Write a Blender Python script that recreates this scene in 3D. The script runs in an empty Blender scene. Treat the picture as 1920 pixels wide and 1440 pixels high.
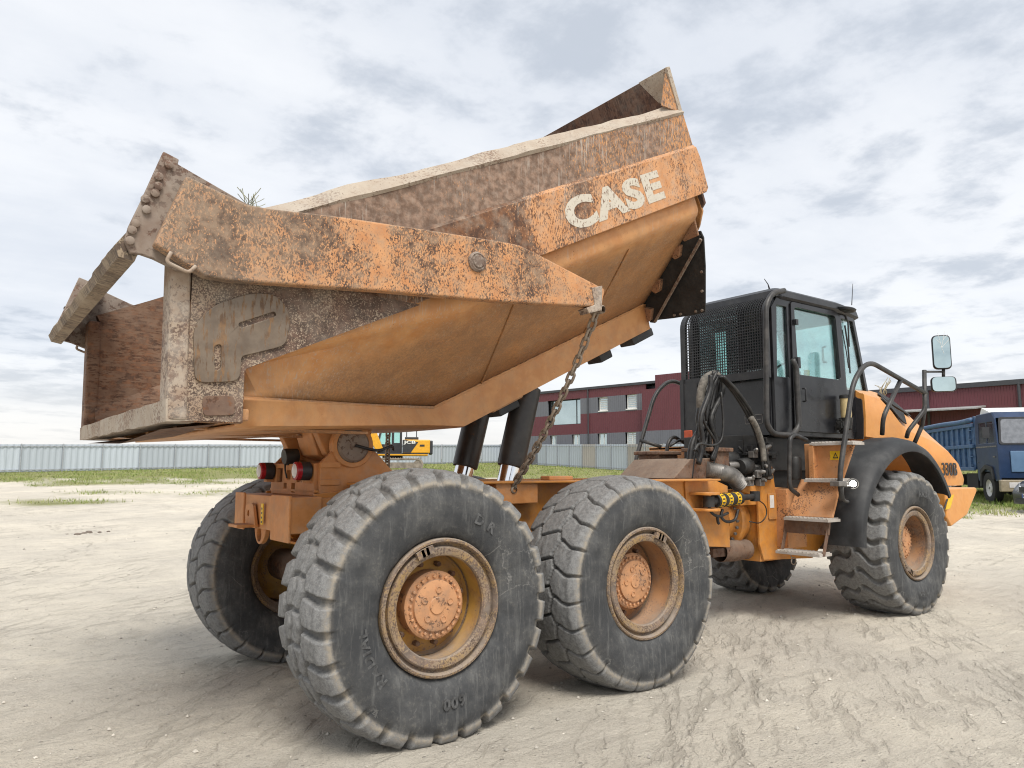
import bpy, bmesh, math, random
import numpy as np
from mathutils import Vector, Matrix
random.seed(7); RNG = np.random.default_rng(7)
R = math.radians
SC = bpy.context.scene; COL = SC.collection
# ---------------------------------------------------------------- camera
FPX = 1403.7; CAM = np.array([-2.337, -5.201, 1.555]); YAW = R(53.27); PIT = R(6.57)
FW = np.array([math.cos(PIT)*math.cos(YAW), math.cos(PIT)*math.sin(YAW), math.sin(PIT)])
RT = np.array([math.sin(YAW), -math.cos(YAW), 0.0]); UP = np.cross(RT, FW)
GF = np.array([math.cos(YAW), math.sin(YAW)])
cd = bpy.data.cameras.new('camera'); cam = bpy.data.objects.new('camera', cd); COL.objects.link(cam)
cd.sensor_width = 36; cd.lens = 36*FPX/1920; cd.clip_end = 3000; cd.clip_start = .05
cam.matrix_world = Matrix(((RT[0], UP[0], -FW[0], CAM[0]), (RT[1], UP[1], -FW[1], CAM[1]), (RT[2], UP[2], -FW[2], CAM[2]), (0, 0, 0, 1)))
SC.camera = cam
if hasattr(SC, 'cycles'): SC.cycles.filter_width = 1.1
SC.render.resolution_x = 1024; SC.render.resolution_y = 768
# ---------------------------------------------------------------- world, sun, exposure
SKYR, SKYL = -20, (10., -4., 0)
SUN_EL, SUN_AZ = R(56), R(-112)       # azimuth measured from +X towards +Y
w = bpy.data.worlds.new('World'); SC.world = w; w.use_nodes = True
nt = w.node_tree; nt.nodes.clear()
def nd(nt, t, ins=None, **at):
    n = nt.nodes.new(t)
    for k, v in at.items(): setattr(n, k, v)
    for k, v in (ins or {}).items():
        s = n.inputs[k]
        if isinstance(v, bpy.types.NodeSocket): nt.links.new(v, s)
        else:
            if s.type == 'RGBA' and len(v) == 3: v = (*v, 1)
            s.default_value = v
    return n
def math_(nt, op, a, b=None, c=None, clamp=False):
    n = nt.nodes.new('ShaderNodeMath'); n.operation = op; n.use_clamp = clamp
    for i, v in enumerate((a, b, c)):
        if v is None: continue
        if isinstance(v, bpy.types.NodeSocket): nt.links.new(v, n.inputs[i])
        else: n.inputs[i].default_value = v
    return n.outputs[0]
def mixc(nt, fac, a, b, mode='MIX'):
    n = nt.nodes.new('ShaderNodeMix'); n.data_type = 'RGBA'; n.blend_type = mode; n.clamp_factor = True
    for s, v in ((n.inputs[0], fac), (n.inputs[6], a), (n.inputs[7], b)):
        if isinstance(v, bpy.types.NodeSocket): nt.links.new(v, s)
        elif isinstance(v, (int, float)): s.default_value = v
        else: s.default_value = (*v[:3], 1)
    return n.outputs[2]
def step(nt, v, a, b, lo=0., hi=1., smooth=True):
    n = nt.nodes.new('ShaderNodeMapRange'); n.interpolation_type = 'SMOOTHSTEP' if smooth else 'LINEAR'
    nt.links.new(v, n.inputs[0])
    for i, x in enumerate((a, b, lo, hi)): n.inputs[i+1].default_value = x
    return n.outputs[0]
def noise(nt, vec, scale, detail=4, rough=.6, dist=0., dim='3D'):
    n = nd(nt, 'ShaderNodeTexNoise', {'Scale': scale, 'Detail': detail, 'Roughness': rough, 'Distortion': dist}, noise_dimensions=dim)
    if vec is not None: nt.links.new(vec, n.inputs['Vector'])
    return n.outputs[0]
tc = nd(nt, 'ShaderNodeTexCoord')
sep = nd(nt, 'ShaderNodeSeparateXYZ', {0: tc.outputs['Generated']})
dz = math_(nt, 'ADD', math_(nt, 'MAXIMUM', sep.outputs[2], 0.0), 0.11)
pv = nd(nt, 'ShaderNodeCombineXYZ', {0: math_(nt, 'DIVIDE', sep.outputs[0], dz), 1: math_(nt, 'DIVIDE', sep.outputs[1], dz), 2: 0.37})
mp = nd(nt, 'ShaderNodeMapping', {'Vector': pv.outputs[0], 'Rotation': (0, 0, R(SKYR)), 'Scale': (.42, 1.25, 1), 'Location': SKYL})
n1 = noise(nt, mp.outputs[0], .75, 7, .55, .12)
n2 = noise(nt, pv.outputs[0], 3.6, 8, .60, .10)
n3 = noise(nt, mp.outputs[0], .42, 3, .5, 0)
n4 = noise(nt, pv.outputs[0], 1.3, 4, .5, 0)
sheet = step(nt, math_(nt, 'ADD', math_(nt, 'MULTIPLY', n1, .8), math_(nt, 'MULTIPLY', n2, .22)), .40, .68)
puffs = step(nt, math_(nt, 'ADD', math_(nt, 'MULTIPLY', n2, .62), math_(nt, 'ADD', math_(nt, 'MULTIPLY', n3, .45), math_(nt, 'MULTIPLY', n4, .25))), .640, .78)
low = step(nt, sep.outputs[2], .0, .16, 1, 0)
high = step(nt, sep.outputs[2], .02, .32, .72, 1)
ccol = mixc(nt, sheet, (6.75, 6.88, 7.1), (5.4, 5.7, 6.2))
ccol = mixc(nt, math_(nt, 'MULTIPLY', puffs, .66), ccol, (3.5, 3.9, 4.5))
ccol = mixc(nt, math_(nt, 'MULTIPLY', low, .75), ccol, (6.9, 6.65, 6.3))
sky = nd(nt, 'ShaderNodeTexSky', sky_type='NISHITA', sun_disc=False, sun_elevation=SUN_EL, sun_rotation=math.pi/2-SUN_AZ)
fin = mixc(nt, .93, sky.outputs[0], ccol)
bg = nd(nt, 'ShaderNodeBackground', {'Color': fin, 'Strength': .1})
nd(nt, 'ShaderNodeOutputWorld', {0: bg.outputs[0]})
sd = bpy.data.lights.new('sun', 'SUN'); sd.energy = 2.5; sd.angle = R(28); sd.color = (1, .95, .87)
sun = bpy.data.objects.new('sun', sd); COL.objects.link(sun)
sun.rotation_euler = Vector((math.cos(SUN_EL)*math.cos(SUN_AZ), math.cos(SUN_EL)*math.sin(SUN_AZ), math.sin(SUN_EL))).to_track_quat('Z', 'Y').to_euler()
sun.location = (0, -10, 20)
SC.view_settings.view_transform = 'Standard'; SC.view_settings.look = 'None'; SC.view_settings.exposure = 0.57; SC.view_settings.gamma = 1
# ---------------------------------------------------------------- pixel -> place (a pixel is a direction; the plane it meets gives the distance)
def U(px, py, X=None, Y=None, Z=None, D=None):
    r = FW*FPX + RT*(px-960) - UP*(py-720)
    t = (X-CAM[0])/r[0] if X is not None else (Y-CAM[1])/r[1] if Y is not None else (Z-CAM[2])/r[2] if Z is not None else D/FPX
    return CAM + t*r
def XZ(px, py, Y): p = U(px, py, Y=Y); return (p[0], p[2])
# horizontal frame: lateral t (right), depth s (away)
def TS(t, s, z=0.): return np.array([CAM[0]+GF[0]*s+RT[0]*t, CAM[1]+GF[1]*s+RT[1]*t, z])
def terrain(x, y):
    s = (np.asarray(x, float)-CAM[0])*GF[0] + (np.asarray(y, float)-CAM[1])*GF[1]
    e = s-11.5
    ramp = np.where(e < -3, 0, np.where(e > 3, e, (e+3)**2/12))
    return .03+.033*np.minimum(ramp, 95)
def PXS(px, s):       # ground point seen at column px, at depth s
    t = (px-960)/FPX*s*1.0; x, y, _ = TS(t, s); return np.array([x, y, float(terrain(x, y))])
# ---------------------------------------------------------------- mesh builder
class MB:
    def __init__(s, f=None): s.v = []; s.f = []; s.m = []; s.tf = f; s.mi = 0
    def pt(s, p):
        s.v.append(tuple(s.tf(*p)) if s.tf else tuple(float(c) for c in p)); return len(s.v)-1
    def face(s, idx): s.f.append(tuple(idx)); s.m.append(s.mi)
    def poly(s, pts): s.face([s.pt(p) for p in pts])
    def box(s, c, d, rot=None):
        M = rot if rot is not None else Matrix.Identity(3)
        i = []
        for sx in (-1, 1):
            for sy in (-1, 1):
                for sz in (-1, 1):
                    o = M @ Vector((sx*d[0]/2, sy*d[1]/2, sz*d[2]/2)); i.append(s.pt((c[0]+o.x, c[1]+o.y, c[2]+o.z)))
        for q in ((0, 1, 3, 2), (4, 6, 7, 5), (0, 4, 5, 1), (2, 3, 7, 6), (0, 2, 6, 4), (1, 5, 7, 3)): s.face([i[k] for k in q])
        return s
    def bb(s, x0, x1, y0, y1, z0, z1): return s.box(((x0+x1)/2, (y0+y1)/2, (z0+z1)/2), (abs(x1-x0), abs(y1-y0), abs(z1-z0)))
    def loft(s, secs, closed=True, caps=True):
        ids = [[s.pt(p) for p in sec] for sec in secs]; n = len(ids[0])
        for a, b in zip(ids[:-1], ids[1:]):
            for k in range(n if closed else n-1):
                s.face((a[k], a[(k+1) % n], b[(k+1) % n], b[k]))
        if caps and closed: s.face(ids[0][::-1]); s.face(ids[-1])
        return s
    def plate(s, outer, holes=(), to=None, h=.02):
        """outline with holes in 2D, to(u,v,w)->xyz, thickness w 0..h"""
        to = to or (lambda u, v, w: (u, w, v))
        bm = bmesh.new(); E = []
        for lp in (outer, *holes):
            vs = [bm.verts.new((p[0], p[1], 0)) for p in lp]
            for k in range(len(vs)): E.append(bm.edges.new((vs[k], vs[(k+1) % len(vs)])))
        if holes: bmesh.ops.triangle_fill(bm, use_beauty=True, use_dissolve=False, edges=E)
        else: bm.faces.new(bm.verts[:])
        bm.verts.index_update()
        P = [v.co.copy() for v in bm.verts]; base = len(s.v)
        for w_ in (0, h):
            for p in P: s.pt(to(p.x, p.y, w_))
        n = len(P)
        for f in bm.faces:
            idx = [v.index for v in f.verts]; s.face([base+k for k in idx]); s.face([base+n+k for k in reversed(idx)])
        k0 = 0
        for lp in (outer, *holes):
            m = len(lp)
            for k in range(m): s.face((base+k0+k, base+k0+(k+1) % m, base+n+k0+(k+1) % m, base+n+k0+k))
            k0 += m
        bm.free(); return s
    def tube(s, pts, r, seg=10, closed=False, caps=True):
        P = [Vector(p) for p in pts]; n = len(P); rs = r if isinstance(r, (list, tuple)) else [r]*n
        T = []
        for k in range(n):
            a = P[(k-1) % n] if closed or k > 0 else P[k]; b = P[(k+1) % n] if closed or k < n-1 else P[k]
            T.append((b-a).normalized())
        nrm = T[0].orthogonal().normalized(); rings = []
        for k in range(n):
            nrm = (nrm - T[k]*nrm.dot(T[k])).normalized(); bi = T[k].cross(nrm)
            rings.append([s.pt(P[k]+(nrm*math.cos(2*math.pi*j/seg)+bi*math.sin(2*math.pi*j/seg))*rs[k]) for j in range(seg)])
        L = n if closed else n-1
        for k in range(L):
            a, b = rings[k], rings[(k+1) % n]
            for j in range(seg): s.face((a[j], a[(j+1) % seg], b[(j+1) % seg], b[j]))
        if caps and not closed: s.face(rings[0][::-1]); s.face(rings[-1])
        return s
    def cyl(s, a, b, r, r2=None, seg=20): return s.tube([a, b], [r, r if r2 is None else r2], seg)
    def lathe(s, prof, o, ax=(0, 1, 0), seg=48, phase=0.):
        """prof: (r, d along axis)"""
        ax = Vector(ax).normalized(); u = Vector((0, 0, 1)) if abs(ax.z) < .9 else Vector((1, 0, 0))
        u = (u-ax*u.dot(ax)).normalized(); v = ax.cross(u); o = Vector(o); rings = []
        for r, d in prof:
            if r < 1e-6: rings.append([s.pt(o+ax*d)])
            else: rings.append([s.pt(o+ax*d+(u*math.cos(phase+2*math.pi*j/seg)+v*math.sin(phase+2*math.pi*j/seg))*r) for j in range(seg)])
        for a, b in zip(rings[:-1], rings[1:]):
            for j in range(seg):
                k = (j+1) % seg
                if len(a) == 1 and len(b) == 1: continue
                if len(a) == 1: s.face((a[0], b[k], b[j]))
                elif len(b) == 1: s.face((a[j], a[k], b[0]))
                else: s.face((a[j], a[k], b[k], b[j]))
        return s
    def ball(s, c, r, seg=12, sc=(1, 1, 1)):
        n = seg//2; rings = []
        for i in range(n+1):
            a = math.pi*i/n-math.pi/2
            rings.append([s.pt((c[0]+math.cos(a)*math.cos(2*math.pi*j/seg)*r*sc[0], c[1]+math.cos(a)*math.sin(2*math.pi*j/seg)*r*sc[1], c[2]+math.sin(a)*r*sc[2])) for j in range(seg)])
        for a, b in zip(rings[:-1], rings[1:]):
            for j in range(seg): s.face((a[j], a[(j+1) % seg], b[(j+1) % seg], b[j]))
        return s
    def addmesh(s, me, f):
        b = len(s.v)
        for v in me.vertices: s.pt(f(v.co.x, v.co.y, v.co.z))
        for p in me.polygons: s.face([b+i for i in p.vertices])
        return s
    def build(s, name, mat, parent=None, bevel=0, smooth=False, seg=2, recalc=True):
        me = bpy.data.meshes.new(name); me.from_pydata(s.v, [], s.f)
        mats = mat if isinstance(mat, (list, tuple)) else [mat]
        for m in mats: me.materials.append(m)
        if len(mats) > 1: me.polygons.foreach_set('material_index', s.m)
        if recalc:
            bm = bmesh.new(); bm.from_mesh(me)
            bmesh.ops.remove_doubles(bm, verts=bm.verts, dist=1e-5)
            bmesh.ops.recalc_face_normals(bm, faces=bm.faces); bm.to_mesh(me); bm.free()
        o = bpy.data.objects.new(name, me); COL.objects.link(o)
        if parent is not None: o.parent = parent
        if smooth:
            me.shade_smooth()
            if smooth != 'all': me.set_sharp_from_angle(angle=R(smooth if smooth is not True else 40))
        if bevel:
            b = o.modifiers.new('bevel', 'BEVEL'); b.width = bevel; b.segments = seg; b.limit_method = 'ANGLE'; b.angle_limit = R(35); b.harden_normals = False
        return o
def smooth_path(pts, n=8, closed=False):
    P = [np.array(p, float) for p in pts]; out = []; m = len(P)
    for i in range(m-1 if not closed else m):
        p1, p2 = P[i], P[(i+1) % m]; p0 = P[i-1] if i > 0 or closed else p1*2-p2; p3 = P[(i+2) % m] if i+2 < m or closed else p2*2-p1
        for k in range(n):
            t = k/n; out.append(.5*((2*p1)+(p2-p0)*t+(2*p0-5*p1+4*p2-p3)*t*t+(3*p1-p0-3*p2+p3)*t**3))
    if not closed: out.append(P[-1])
    return out
def round_path(pts, r=.08, n=5):
    """polyline with filleted corners"""
    P = [Vector(p) for p in pts]; out = [P[0]]
    for a, b, c in zip(P[:-2], P[1:-1], P[2:]):
        d1 = (a-b); d2 = (c-b); k = min(r, d1.length*.45, d2.length*.45); p = b+d1.normalized()*k; q = b+d2.normalized()*k
        for i in range(n+1):
            t = i/n; out.append(p*(1-t)**2+b*2*t*(1-t)+q*t*t)
    out.append(P[-1]); return out
def round_poly(pts, r, n=4):
    out = []; m = len(pts)
    for i in range(m):
        a, b, c = (Vector(pts[i-1]), Vector(pts[i]), Vector(pts[(i+1) % m])); rr = r[i] if isinstance(r, (list, tuple)) else r
        if rr <= 0: out.append(tuple(b)); continue
        d1 = a-b; d2 = c-b; k = min(rr, d1.length*.48, d2.length*.48); p = b+d1.normalized()*k; q = b+d2.normalized()*k
        for j in range(n+1):
            t = j/n; v = p*(1-t)**2+b*2*t*(1-t)+q*t*t; out.append((v.x, v.y))
    return out
def circle(cx, cy, r, n=24): return [(cx+r*math.cos(2*math.pi*k/n), cy+r*math.sin(2*math.pi*k/n)) for k in range(n)]
def text_mesh(body, size=1., off=0., ext=.004, align='CENTER', sh=0, sp=1.):
    c = bpy.data.curves.new('lettering', 'FONT'); c.body = body; c.size = size; c.offset = off; c.extrude = ext; c.align_x = align; c.align_y = 'BOTTOM_BASELINE'; c.shear = sh
    c.resolution_u = 4; c.space_character = sp
    o = bpy.data.objects.new('lettering', c); COL.objects.link(o)
    dg = bpy.context.evaluated_depsgraph_get(); dg.update()
    me = bpy.data.meshes.new_from_object(o.evaluated_get(dg)); bpy.data.objects.remove(o); return me
def fit_text(mb, body, p0, du, dv, dn, width, height, off=.0, ext=.003, sh=0, sp=1.):
    """lettering fitted in a width x height box: p0 lower left, du right, dv up, dn outwards"""
    me = text_mesh(body, 1., off, 1., 'LEFT', sh, sp)
    xs = [v.co.x for v in me.vertices]; ys = [v.co.y for v in me.vertices]; x0, x1, y0, y1 = min(xs), max(xs), min(ys), max(ys)
    p0, du, dv, dn = map(lambda a: np.array(a, float), (p0, du, dv, dn))
    mb.addmesh(me, lambda x, y, z: tuple(p0+du*(x-x0)/(x1-x0)*width+dv*(y-y0)/(y1-y0)*height+dn*z*ext)); bpy.data.meshes.remove(me); return mb
def tag(o, label=None, cat=None, group=None, kind=None):
    for k, v in (('label', label), ('category', cat), ('group', group), ('kind', kind)):
        if v: o[k] = v
    return o
def empty(name, loc=(0, 0, 0)):
    o = bpy.data.objects.new(name, None); COL.objects.link(o); o.location = loc; o.empty_display_size = .2; return o
# value noise in numpy for terrain and dents
_h = RNG.random((256, 256))
def vnoise(x, y):
    x = np.asarray(x, float); y = np.asarray(y, float); xi = np.floor(x).astype(int); yi = np.floor(y).astype(int); fx = x-xi; fy = y-yi
    fx = fx*fx*(3-2*fx); fy = fy*fy*(3-2*fy); g = lambda a, b: _h[a & 255, b & 255]
    return (g(xi, yi)*(1-fx)+g(xi+1, yi)*fx)*(1-fy)+(g(xi, yi+1)*(1-fx)+g(xi+1, yi+1)*fx)*fy
def fbm(x, y, o=4):
    s = 0; a = .5
    for k in range(o): s = s+a*vnoise(x*2**k+k*17.3, y*2**k+k*9.1); a *= .5
    return s
# ---------------------------------------------------------------- materials
def newmat(name):
    m = bpy.data.materials.new(name); m.use_nodes = True; m.node_tree.nodes.clear(); return m, m.node_tree
def finish(nt, **k):
    bs = nd(nt, 'ShaderNodeBsdfPrincipled', k); nd(nt, 'ShaderNodeOutputMaterial', {0: bs.outputs[0]}); return bs
def ocoord(nt, scale=(1, 1, 1), rot=(0, 0, 0)):
    t = nd(nt, 'ShaderNodeTexCoord')
    return nd(nt, 'ShaderNodeMapping', {'Vector': t.outputs['Object'], 'Scale': scale, 'Rotation': rot}).outputs[0]
def weather(name, base, base2=None, rust=.3, rscale=42, rustc=(.075, .038, .024), rustc2=(.19, .085, .04), patch=1.6, pw=.55, dust=.3, dustc=(.42, .37, .31),
            rough=.55, streak=(1, 1, 1), rot=(0, 0, 0), grad=None, bump=.25, metallic=0., updust=.5, dscale=5., scr=0., gd=None, dents=.5):
    m, nt = newmat(name); v = ocoord(nt, streak, rot); v0 = ocoord(nt)
    nf = noise(nt, v, rscale, 6, .68); npch = noise(nt, v, patch, 4, .6); nm = noise(nt, v0, 9, 5, .6)
    val = math_(nt, 'ADD', nf, math_(nt, 'MULTIPLY', math_(nt, 'SUBTRACT', npch, .5), pw))
    if grad:            # wear that grows along a direction of the object: (axis vector, from, to, amount)
        ax, a, b, amt = grad; t = nd(nt, 'ShaderNodeTexCoord')
        dt = nd(nt, 'ShaderNodeVectorMath', {0: t.outputs['Object'], 1: ax}, operation='DOT_PRODUCT').outputs['Value']
        val = math_(nt, 'ADD', val, step(nt, math_(nt, 'ADD', dt, math_(nt, 'MULTIPLY', math_(nt, 'SUBTRACT', npch, .5), .8)), a, b, 0, amt))
    t0 = .5+.30*(1-2*rust)
    mask = step(nt, val, t0-.02, t0+.035)
    b2 = base2 or tuple(c*.78 for c in base)
    bc = mixc(nt, step(nt, nm, .35, .68), base, b2)
    rc = mixc(nt, step(nt, noise(nt, v0, 17, 5, .65), .38, .66), rustc, rustc2)
    col = mixc(nt, mask, bc, rc)
    nd1 = noise(nt, v0, dscale, 8, .7); geo = nd(nt, 'ShaderNodeNewGeometry')
    nz = nd(nt, 'ShaderNodeSeparateXYZ', {0: geo.outputs['Normal']}).outputs[2]
    dm = math_(nt, 'ADD', math_(nt, 'MULTIPLY', step(nt, nd1, .40, .72), dust), math_(nt, 'MULTIPLY', step(nt, nz, .25, .95), updust), clamp=True)
    col = mixc(nt, dm, col, mixc(nt, noise(nt, v0, 60, 3), dustc, tuple(c*.72 for c in dustc)))
    if gd:              # colour graded along an axis, dust on the arm, browner flank on the tub: (axis, from, to, amount, colour)
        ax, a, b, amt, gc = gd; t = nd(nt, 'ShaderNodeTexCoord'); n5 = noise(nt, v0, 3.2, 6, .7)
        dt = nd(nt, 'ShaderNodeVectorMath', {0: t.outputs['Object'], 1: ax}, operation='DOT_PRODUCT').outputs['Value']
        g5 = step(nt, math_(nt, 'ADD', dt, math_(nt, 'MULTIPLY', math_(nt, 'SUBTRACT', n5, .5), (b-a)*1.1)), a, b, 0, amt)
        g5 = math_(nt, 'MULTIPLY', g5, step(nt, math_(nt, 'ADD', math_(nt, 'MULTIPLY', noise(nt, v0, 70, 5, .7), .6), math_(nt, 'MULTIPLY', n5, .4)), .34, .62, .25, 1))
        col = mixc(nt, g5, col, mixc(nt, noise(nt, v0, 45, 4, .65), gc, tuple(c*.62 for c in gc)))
    if scr:
        sv = ocoord(nt, (26, 26, 1.3), (0, R(12), 0)); sm = math_(nt, 'MULTIPLY', step(nt, noise(nt, sv, 3.5, 6, .65), .53, .66, 0, scr*.8), step(nt, noise(nt, v0, 1.7, 4, .6), .42, .62))
        col = mixc(nt, sm, col, (.44, .40, .35))
    rg = math_(nt, 'ADD', math_(nt, 'MULTIPLY', math_(nt, 'MAXIMUM', mask, dm), .85-rough), rough)
    hgt = math_(nt, 'ADD', math_(nt, 'MULTIPLY', mask, -.6), math_(nt, 'ADD', math_(nt, 'MULTIPLY', nf, .5), math_(nt, 'MULTIPLY', nd1, .5)))
    bp0 = nd(nt, 'ShaderNodeBump', {'Strength': dents, 'Distance': .03, 'Height': math_(nt, 'ADD', noise(nt, v0, 2.6, 3, .5), math_(nt, 'MULTIPLY', noise(nt, v0, 9, 2, .5), .25))})
    bp = nd(nt, 'ShaderNodeBump', {'Strength': bump, 'Distance': .006, 'Height': hgt, 'Normal': bp0.outputs[0]})
    finish(nt, **{'Base Color': col, 'Roughness': rg, 'Metallic': metallic, 'Normal': bp.outputs[0]})
    return m
def plain(name, c, rough=.5, metallic=0., var=.25, scale=8., bump=0., dust=0., dustc=(.40, .36, .31), coat=0.):
    m, nt = newmat(name); v = ocoord(nt); n = noise(nt, v, scale, 5, .6)
    col = mixc(nt, step(nt, n, .3, .7), tuple(x*(1-var) for x in c), tuple(min(1, x*(1+var)) for x in c))
    if dust:
        d = step(nt, noise(nt, v, scale*.6, 8, .7), .42, .74, 0, dust); col = mixc(nt, d, col, dustc)
    k = {'Base Color': col, 'Roughness': math_(nt, 'ADD', math_(nt, 'MULTIPLY', n, .3), rough-.15, clamp=True), 'Metallic': metallic}
    if coat: k['Coat Weight'] = coat
    if bump: k['Normal'] = nd(nt, 'ShaderNodeBump', {'Strength': bump, 'Distance': .004, 'Height': noise(nt, v, scale*6, 4)}).outputs[0]
    finish(nt, **k); return m
def tinted(name, c, rough, amt=.16):
    m, nt = newmat(name); o = nd(nt, 'ShaderNodeObjectInfo'); v = ocoord(nt); s = nd(nt, 'ShaderNodeMapping', {'Vector': v, 'Scale': (5, 5, .35)}).outputs[0]
    col = mixc(nt, o.outputs['Random'], tuple(x*(1-amt) for x in c), tuple(x*(1+amt*.5) for x in c)); col = mixc(nt, step(nt, noise(nt, s, 1.1, 5, .6), .5, .75, 0, .4), col, tuple(x*.68 for x in c))
    finish(nt, **{'Base Color': col, 'Roughness': rough, 'Metallic': .1}); return m
def glass(name, tint=(.80, .95, .93), refl=.12, dirt=.06):
    m, nt = newmat(name)
    tr = nd(nt, 'ShaderNodeBsdfTransparent', {0: tint}); gl = nd(nt, 'ShaderNodeBsdfGlossy', {0: (1, 1, 1), 'Roughness': .03})
    df = nd(nt, 'ShaderNodeBsdfDiffuse', {0: (.5, .5, .48)})
    lw = nd(nt, 'ShaderNodeLayerWeight', {0: .35})
    a = nd(nt, 'ShaderNodeMixShader', {0: math_(nt, 'ADD', math_(nt, 'MULTIPLY', lw.outputs['Fresnel'], .55), refl*.4, clamp=True), 1: tr.outputs[0], 2: gl.outputs[0]})
    b = nd(nt, 'ShaderNodeMixShader', {0: step(nt, noise(nt, ocoord(nt), 3, 6), .4, .8, 0, dirt), 1: a.outputs[0], 2: df.outputs[0]})
    nd(nt, 'ShaderNodeOutputMaterial', {0: b.outputs[0]}); return m
def emit(name, c, s):
    m, nt = newmat(name); e = nd(nt, 'ShaderNodeEmission', {0: c, 1: s}); nd(nt, 'ShaderNodeOutputMaterial', {0: e.outputs[0]}); return m
ORG = (.56, .235, .060); ORG2 = (.47, .19, .055)
M = {}
M['frame'] = weather('orange_frame_paint', (.60, .25, .045), (.52, .205, .04), rust=.13, rscale=70, patch=3, pw=.4, dust=.42, dustc=(.36, .24, .15), dscale=7, rough=.45, updust=.4)
M['tower'] = weather('orange_dusty_paint', (.58, .255, .085), (.50, .20, .055), rust=.16, rscale=70, patch=3, pw=.4, dust=.5, dustc=(.42, .28, .19), dscale=8, rough=.6)
M['keel'] = weather('orange_keel_paint', (.60, .30, .12), (.52, .235, .085), rust=.20, rscale=95, patch=2.2, pw=.36, dust=.4, dustc=(.46, .31, .20), rough=.55, dscale=7, bump=.2)
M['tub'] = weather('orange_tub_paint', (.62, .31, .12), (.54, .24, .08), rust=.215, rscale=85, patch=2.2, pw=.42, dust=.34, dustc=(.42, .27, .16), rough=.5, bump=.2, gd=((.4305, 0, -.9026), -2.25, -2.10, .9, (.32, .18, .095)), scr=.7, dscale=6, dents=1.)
M['panel_up'] = weather('worn_brown_panel', (.56, .27, .10), (.46, .20, .07), rust=.54, rscale=110, rustc=(.13, .078, .052), rustc2=(.29, .19, .135), patch=1.3, pw=.36, dust=.30, dustc=(.42, .36, .30), dscale=24, rough=.75, streak=(1, 1, .30), rot=(0, R(-25), 0), grad=((-1, 0, .0), -2.6, .2, .16), scr=1.)
M['panel_low'] = weather('chipped_orange_panel', (.58, .295, .135), (.50, .225, .085), rust=.43, rscale=120, patch=2.6, pw=.55, dust=.5, dustc=(.44, .35, .27), rough=.65, streak=(1, 1, .42), rot=(0, R(-25), 0), grad=((-1, 0, 0), -1.8, .3, .16), scr=.6, dscale=13)
M['arm'] = weather('chipped_orange_arm', (.57, .285, .125), (.50, .215, .08), rust=.45, rscale=120, patch=3.2, pw=.62, rustc=(.085, .05, .035), rustc2=(.21, .115, .065), dust=.6, dustc=(.40, .30, .21), dscale=17, rough=.65, streak=(1, 1, .6), grad=((-1, 0, 0), .0, 1.6, .08), gd=((-1, 0, 0), .5, 1.7, .62, (.33, .265, .20)))
M['gate'] = weather('worn_grey_steel', (.25, .20, .165), (.20, .145, .11), rust=.45, rscale=30, rustc=(.10, .062, .046), rustc2=(.17, .10, .07), dust=.5, dustc=(.42, .37, .31), rough=.75, updust=.3)
M['post'] = weather('dusty_corner_steel', (.36, .28, .21), (.28, .19, .13), rust=.42, rscale=50, rustc=(.10, .062, .045), rustc2=(.17, .10, .07), dust=.75, dustc=(.50, .44, .37), rough=.8)
M['wear'] = weather('brushed_wear_plate', (.185, .14, .10), (.125, .092, .066), rust=.40, rscale=9, rustc=(.13, .08, .05), rustc2=(.24, .14, .07), streak=(7, 7, 1), rot=(0, R(18), 0), dust=.16, updust=.05, rough=.42, metallic=.2)
M['cornersheet'] = weather('speckled_brown_sheet', (.38, .30, .22), (.30, .20, .13), rust=.58, rscale=130, patch=2.4, pw=.5, rustc=(.07, .045, .034), rustc2=(.15, .09, .065), dust=.35, dustc=(.44, .38, .31), rough=.8)
M['mudedge'] = weather('caked_edge', (.33, .26, .185), (.25, .185, .13), rust=.45, rscale=26, streak=(1, 3.5, .6), rustc=(.09, .065, .05), rustc2=(.2, .14, .1), dust=.4, dustc=(.46, .38, .28), rough=.9, bump=.8)
M['rimr2'] = weather('brown_flange_paint', (.36, .19, .10), (.27, .14, .08), rust=.4, rscale=60, patch=4, pw=.5, dust=.4, dustc=(.33, .22, .15), rough=.7)
M['rim_r'] = weather('rust_grey_flange', (.25, .185, .13), (.33, .21, .08), rust=.52, rscale=90, patch=5, pw=.6, rustc=(.085, .055, .04), rustc2=(.19, .12, .085), dust=.45, dustc=(.36, .31, .26), rough=.8)
M['tan'] = weather('dusty_pale_steel', (.42, .355, .28), (.34, .265, .20), rust=.36, rscale=70, patch=3.5, pw=.7, rustc=(.15, .095, .065), rustc2=(.24, .15, .10), dust=.5, dustc=(.46, .41, .345), rough=.85, updust=.25, scr=.4)
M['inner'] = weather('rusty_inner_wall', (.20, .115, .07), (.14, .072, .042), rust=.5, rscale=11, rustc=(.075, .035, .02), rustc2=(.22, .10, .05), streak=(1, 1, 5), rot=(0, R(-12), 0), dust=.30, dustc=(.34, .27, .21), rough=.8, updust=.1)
M['headboard'] = weather('rusty_headboard', (.17, .095, .065), (.12, .065, .045), rust=.5, rscale=18, rustc=(.06, .03, .022), rustc2=(.15, .075, .045), streak=(1, 3, .5), dust=.3, rough=.8)
M['rim_y'] = weather('rusty_yellow_rim', (.46, .26, .055), (.36, .19, .06), rust=.30, rscale=80, patch=4.5, pw=.6, rustc=(.085, .045, .03), rustc2=(.20, .11, .07), dust=.42, dustc=(.38, .31, .24), rough=.75)
M['rim_o'] = weather('rusty_orange_rim', (.42, .215, .095), (.33, .17, .085), rust=.36, rscale=80, patch=4, pw=.6, rustc=(.10, .055, .036), rustc2=(.22, .12, .075), dust=.55, dustc=(.38, .30, .23), rough=.75)
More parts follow.
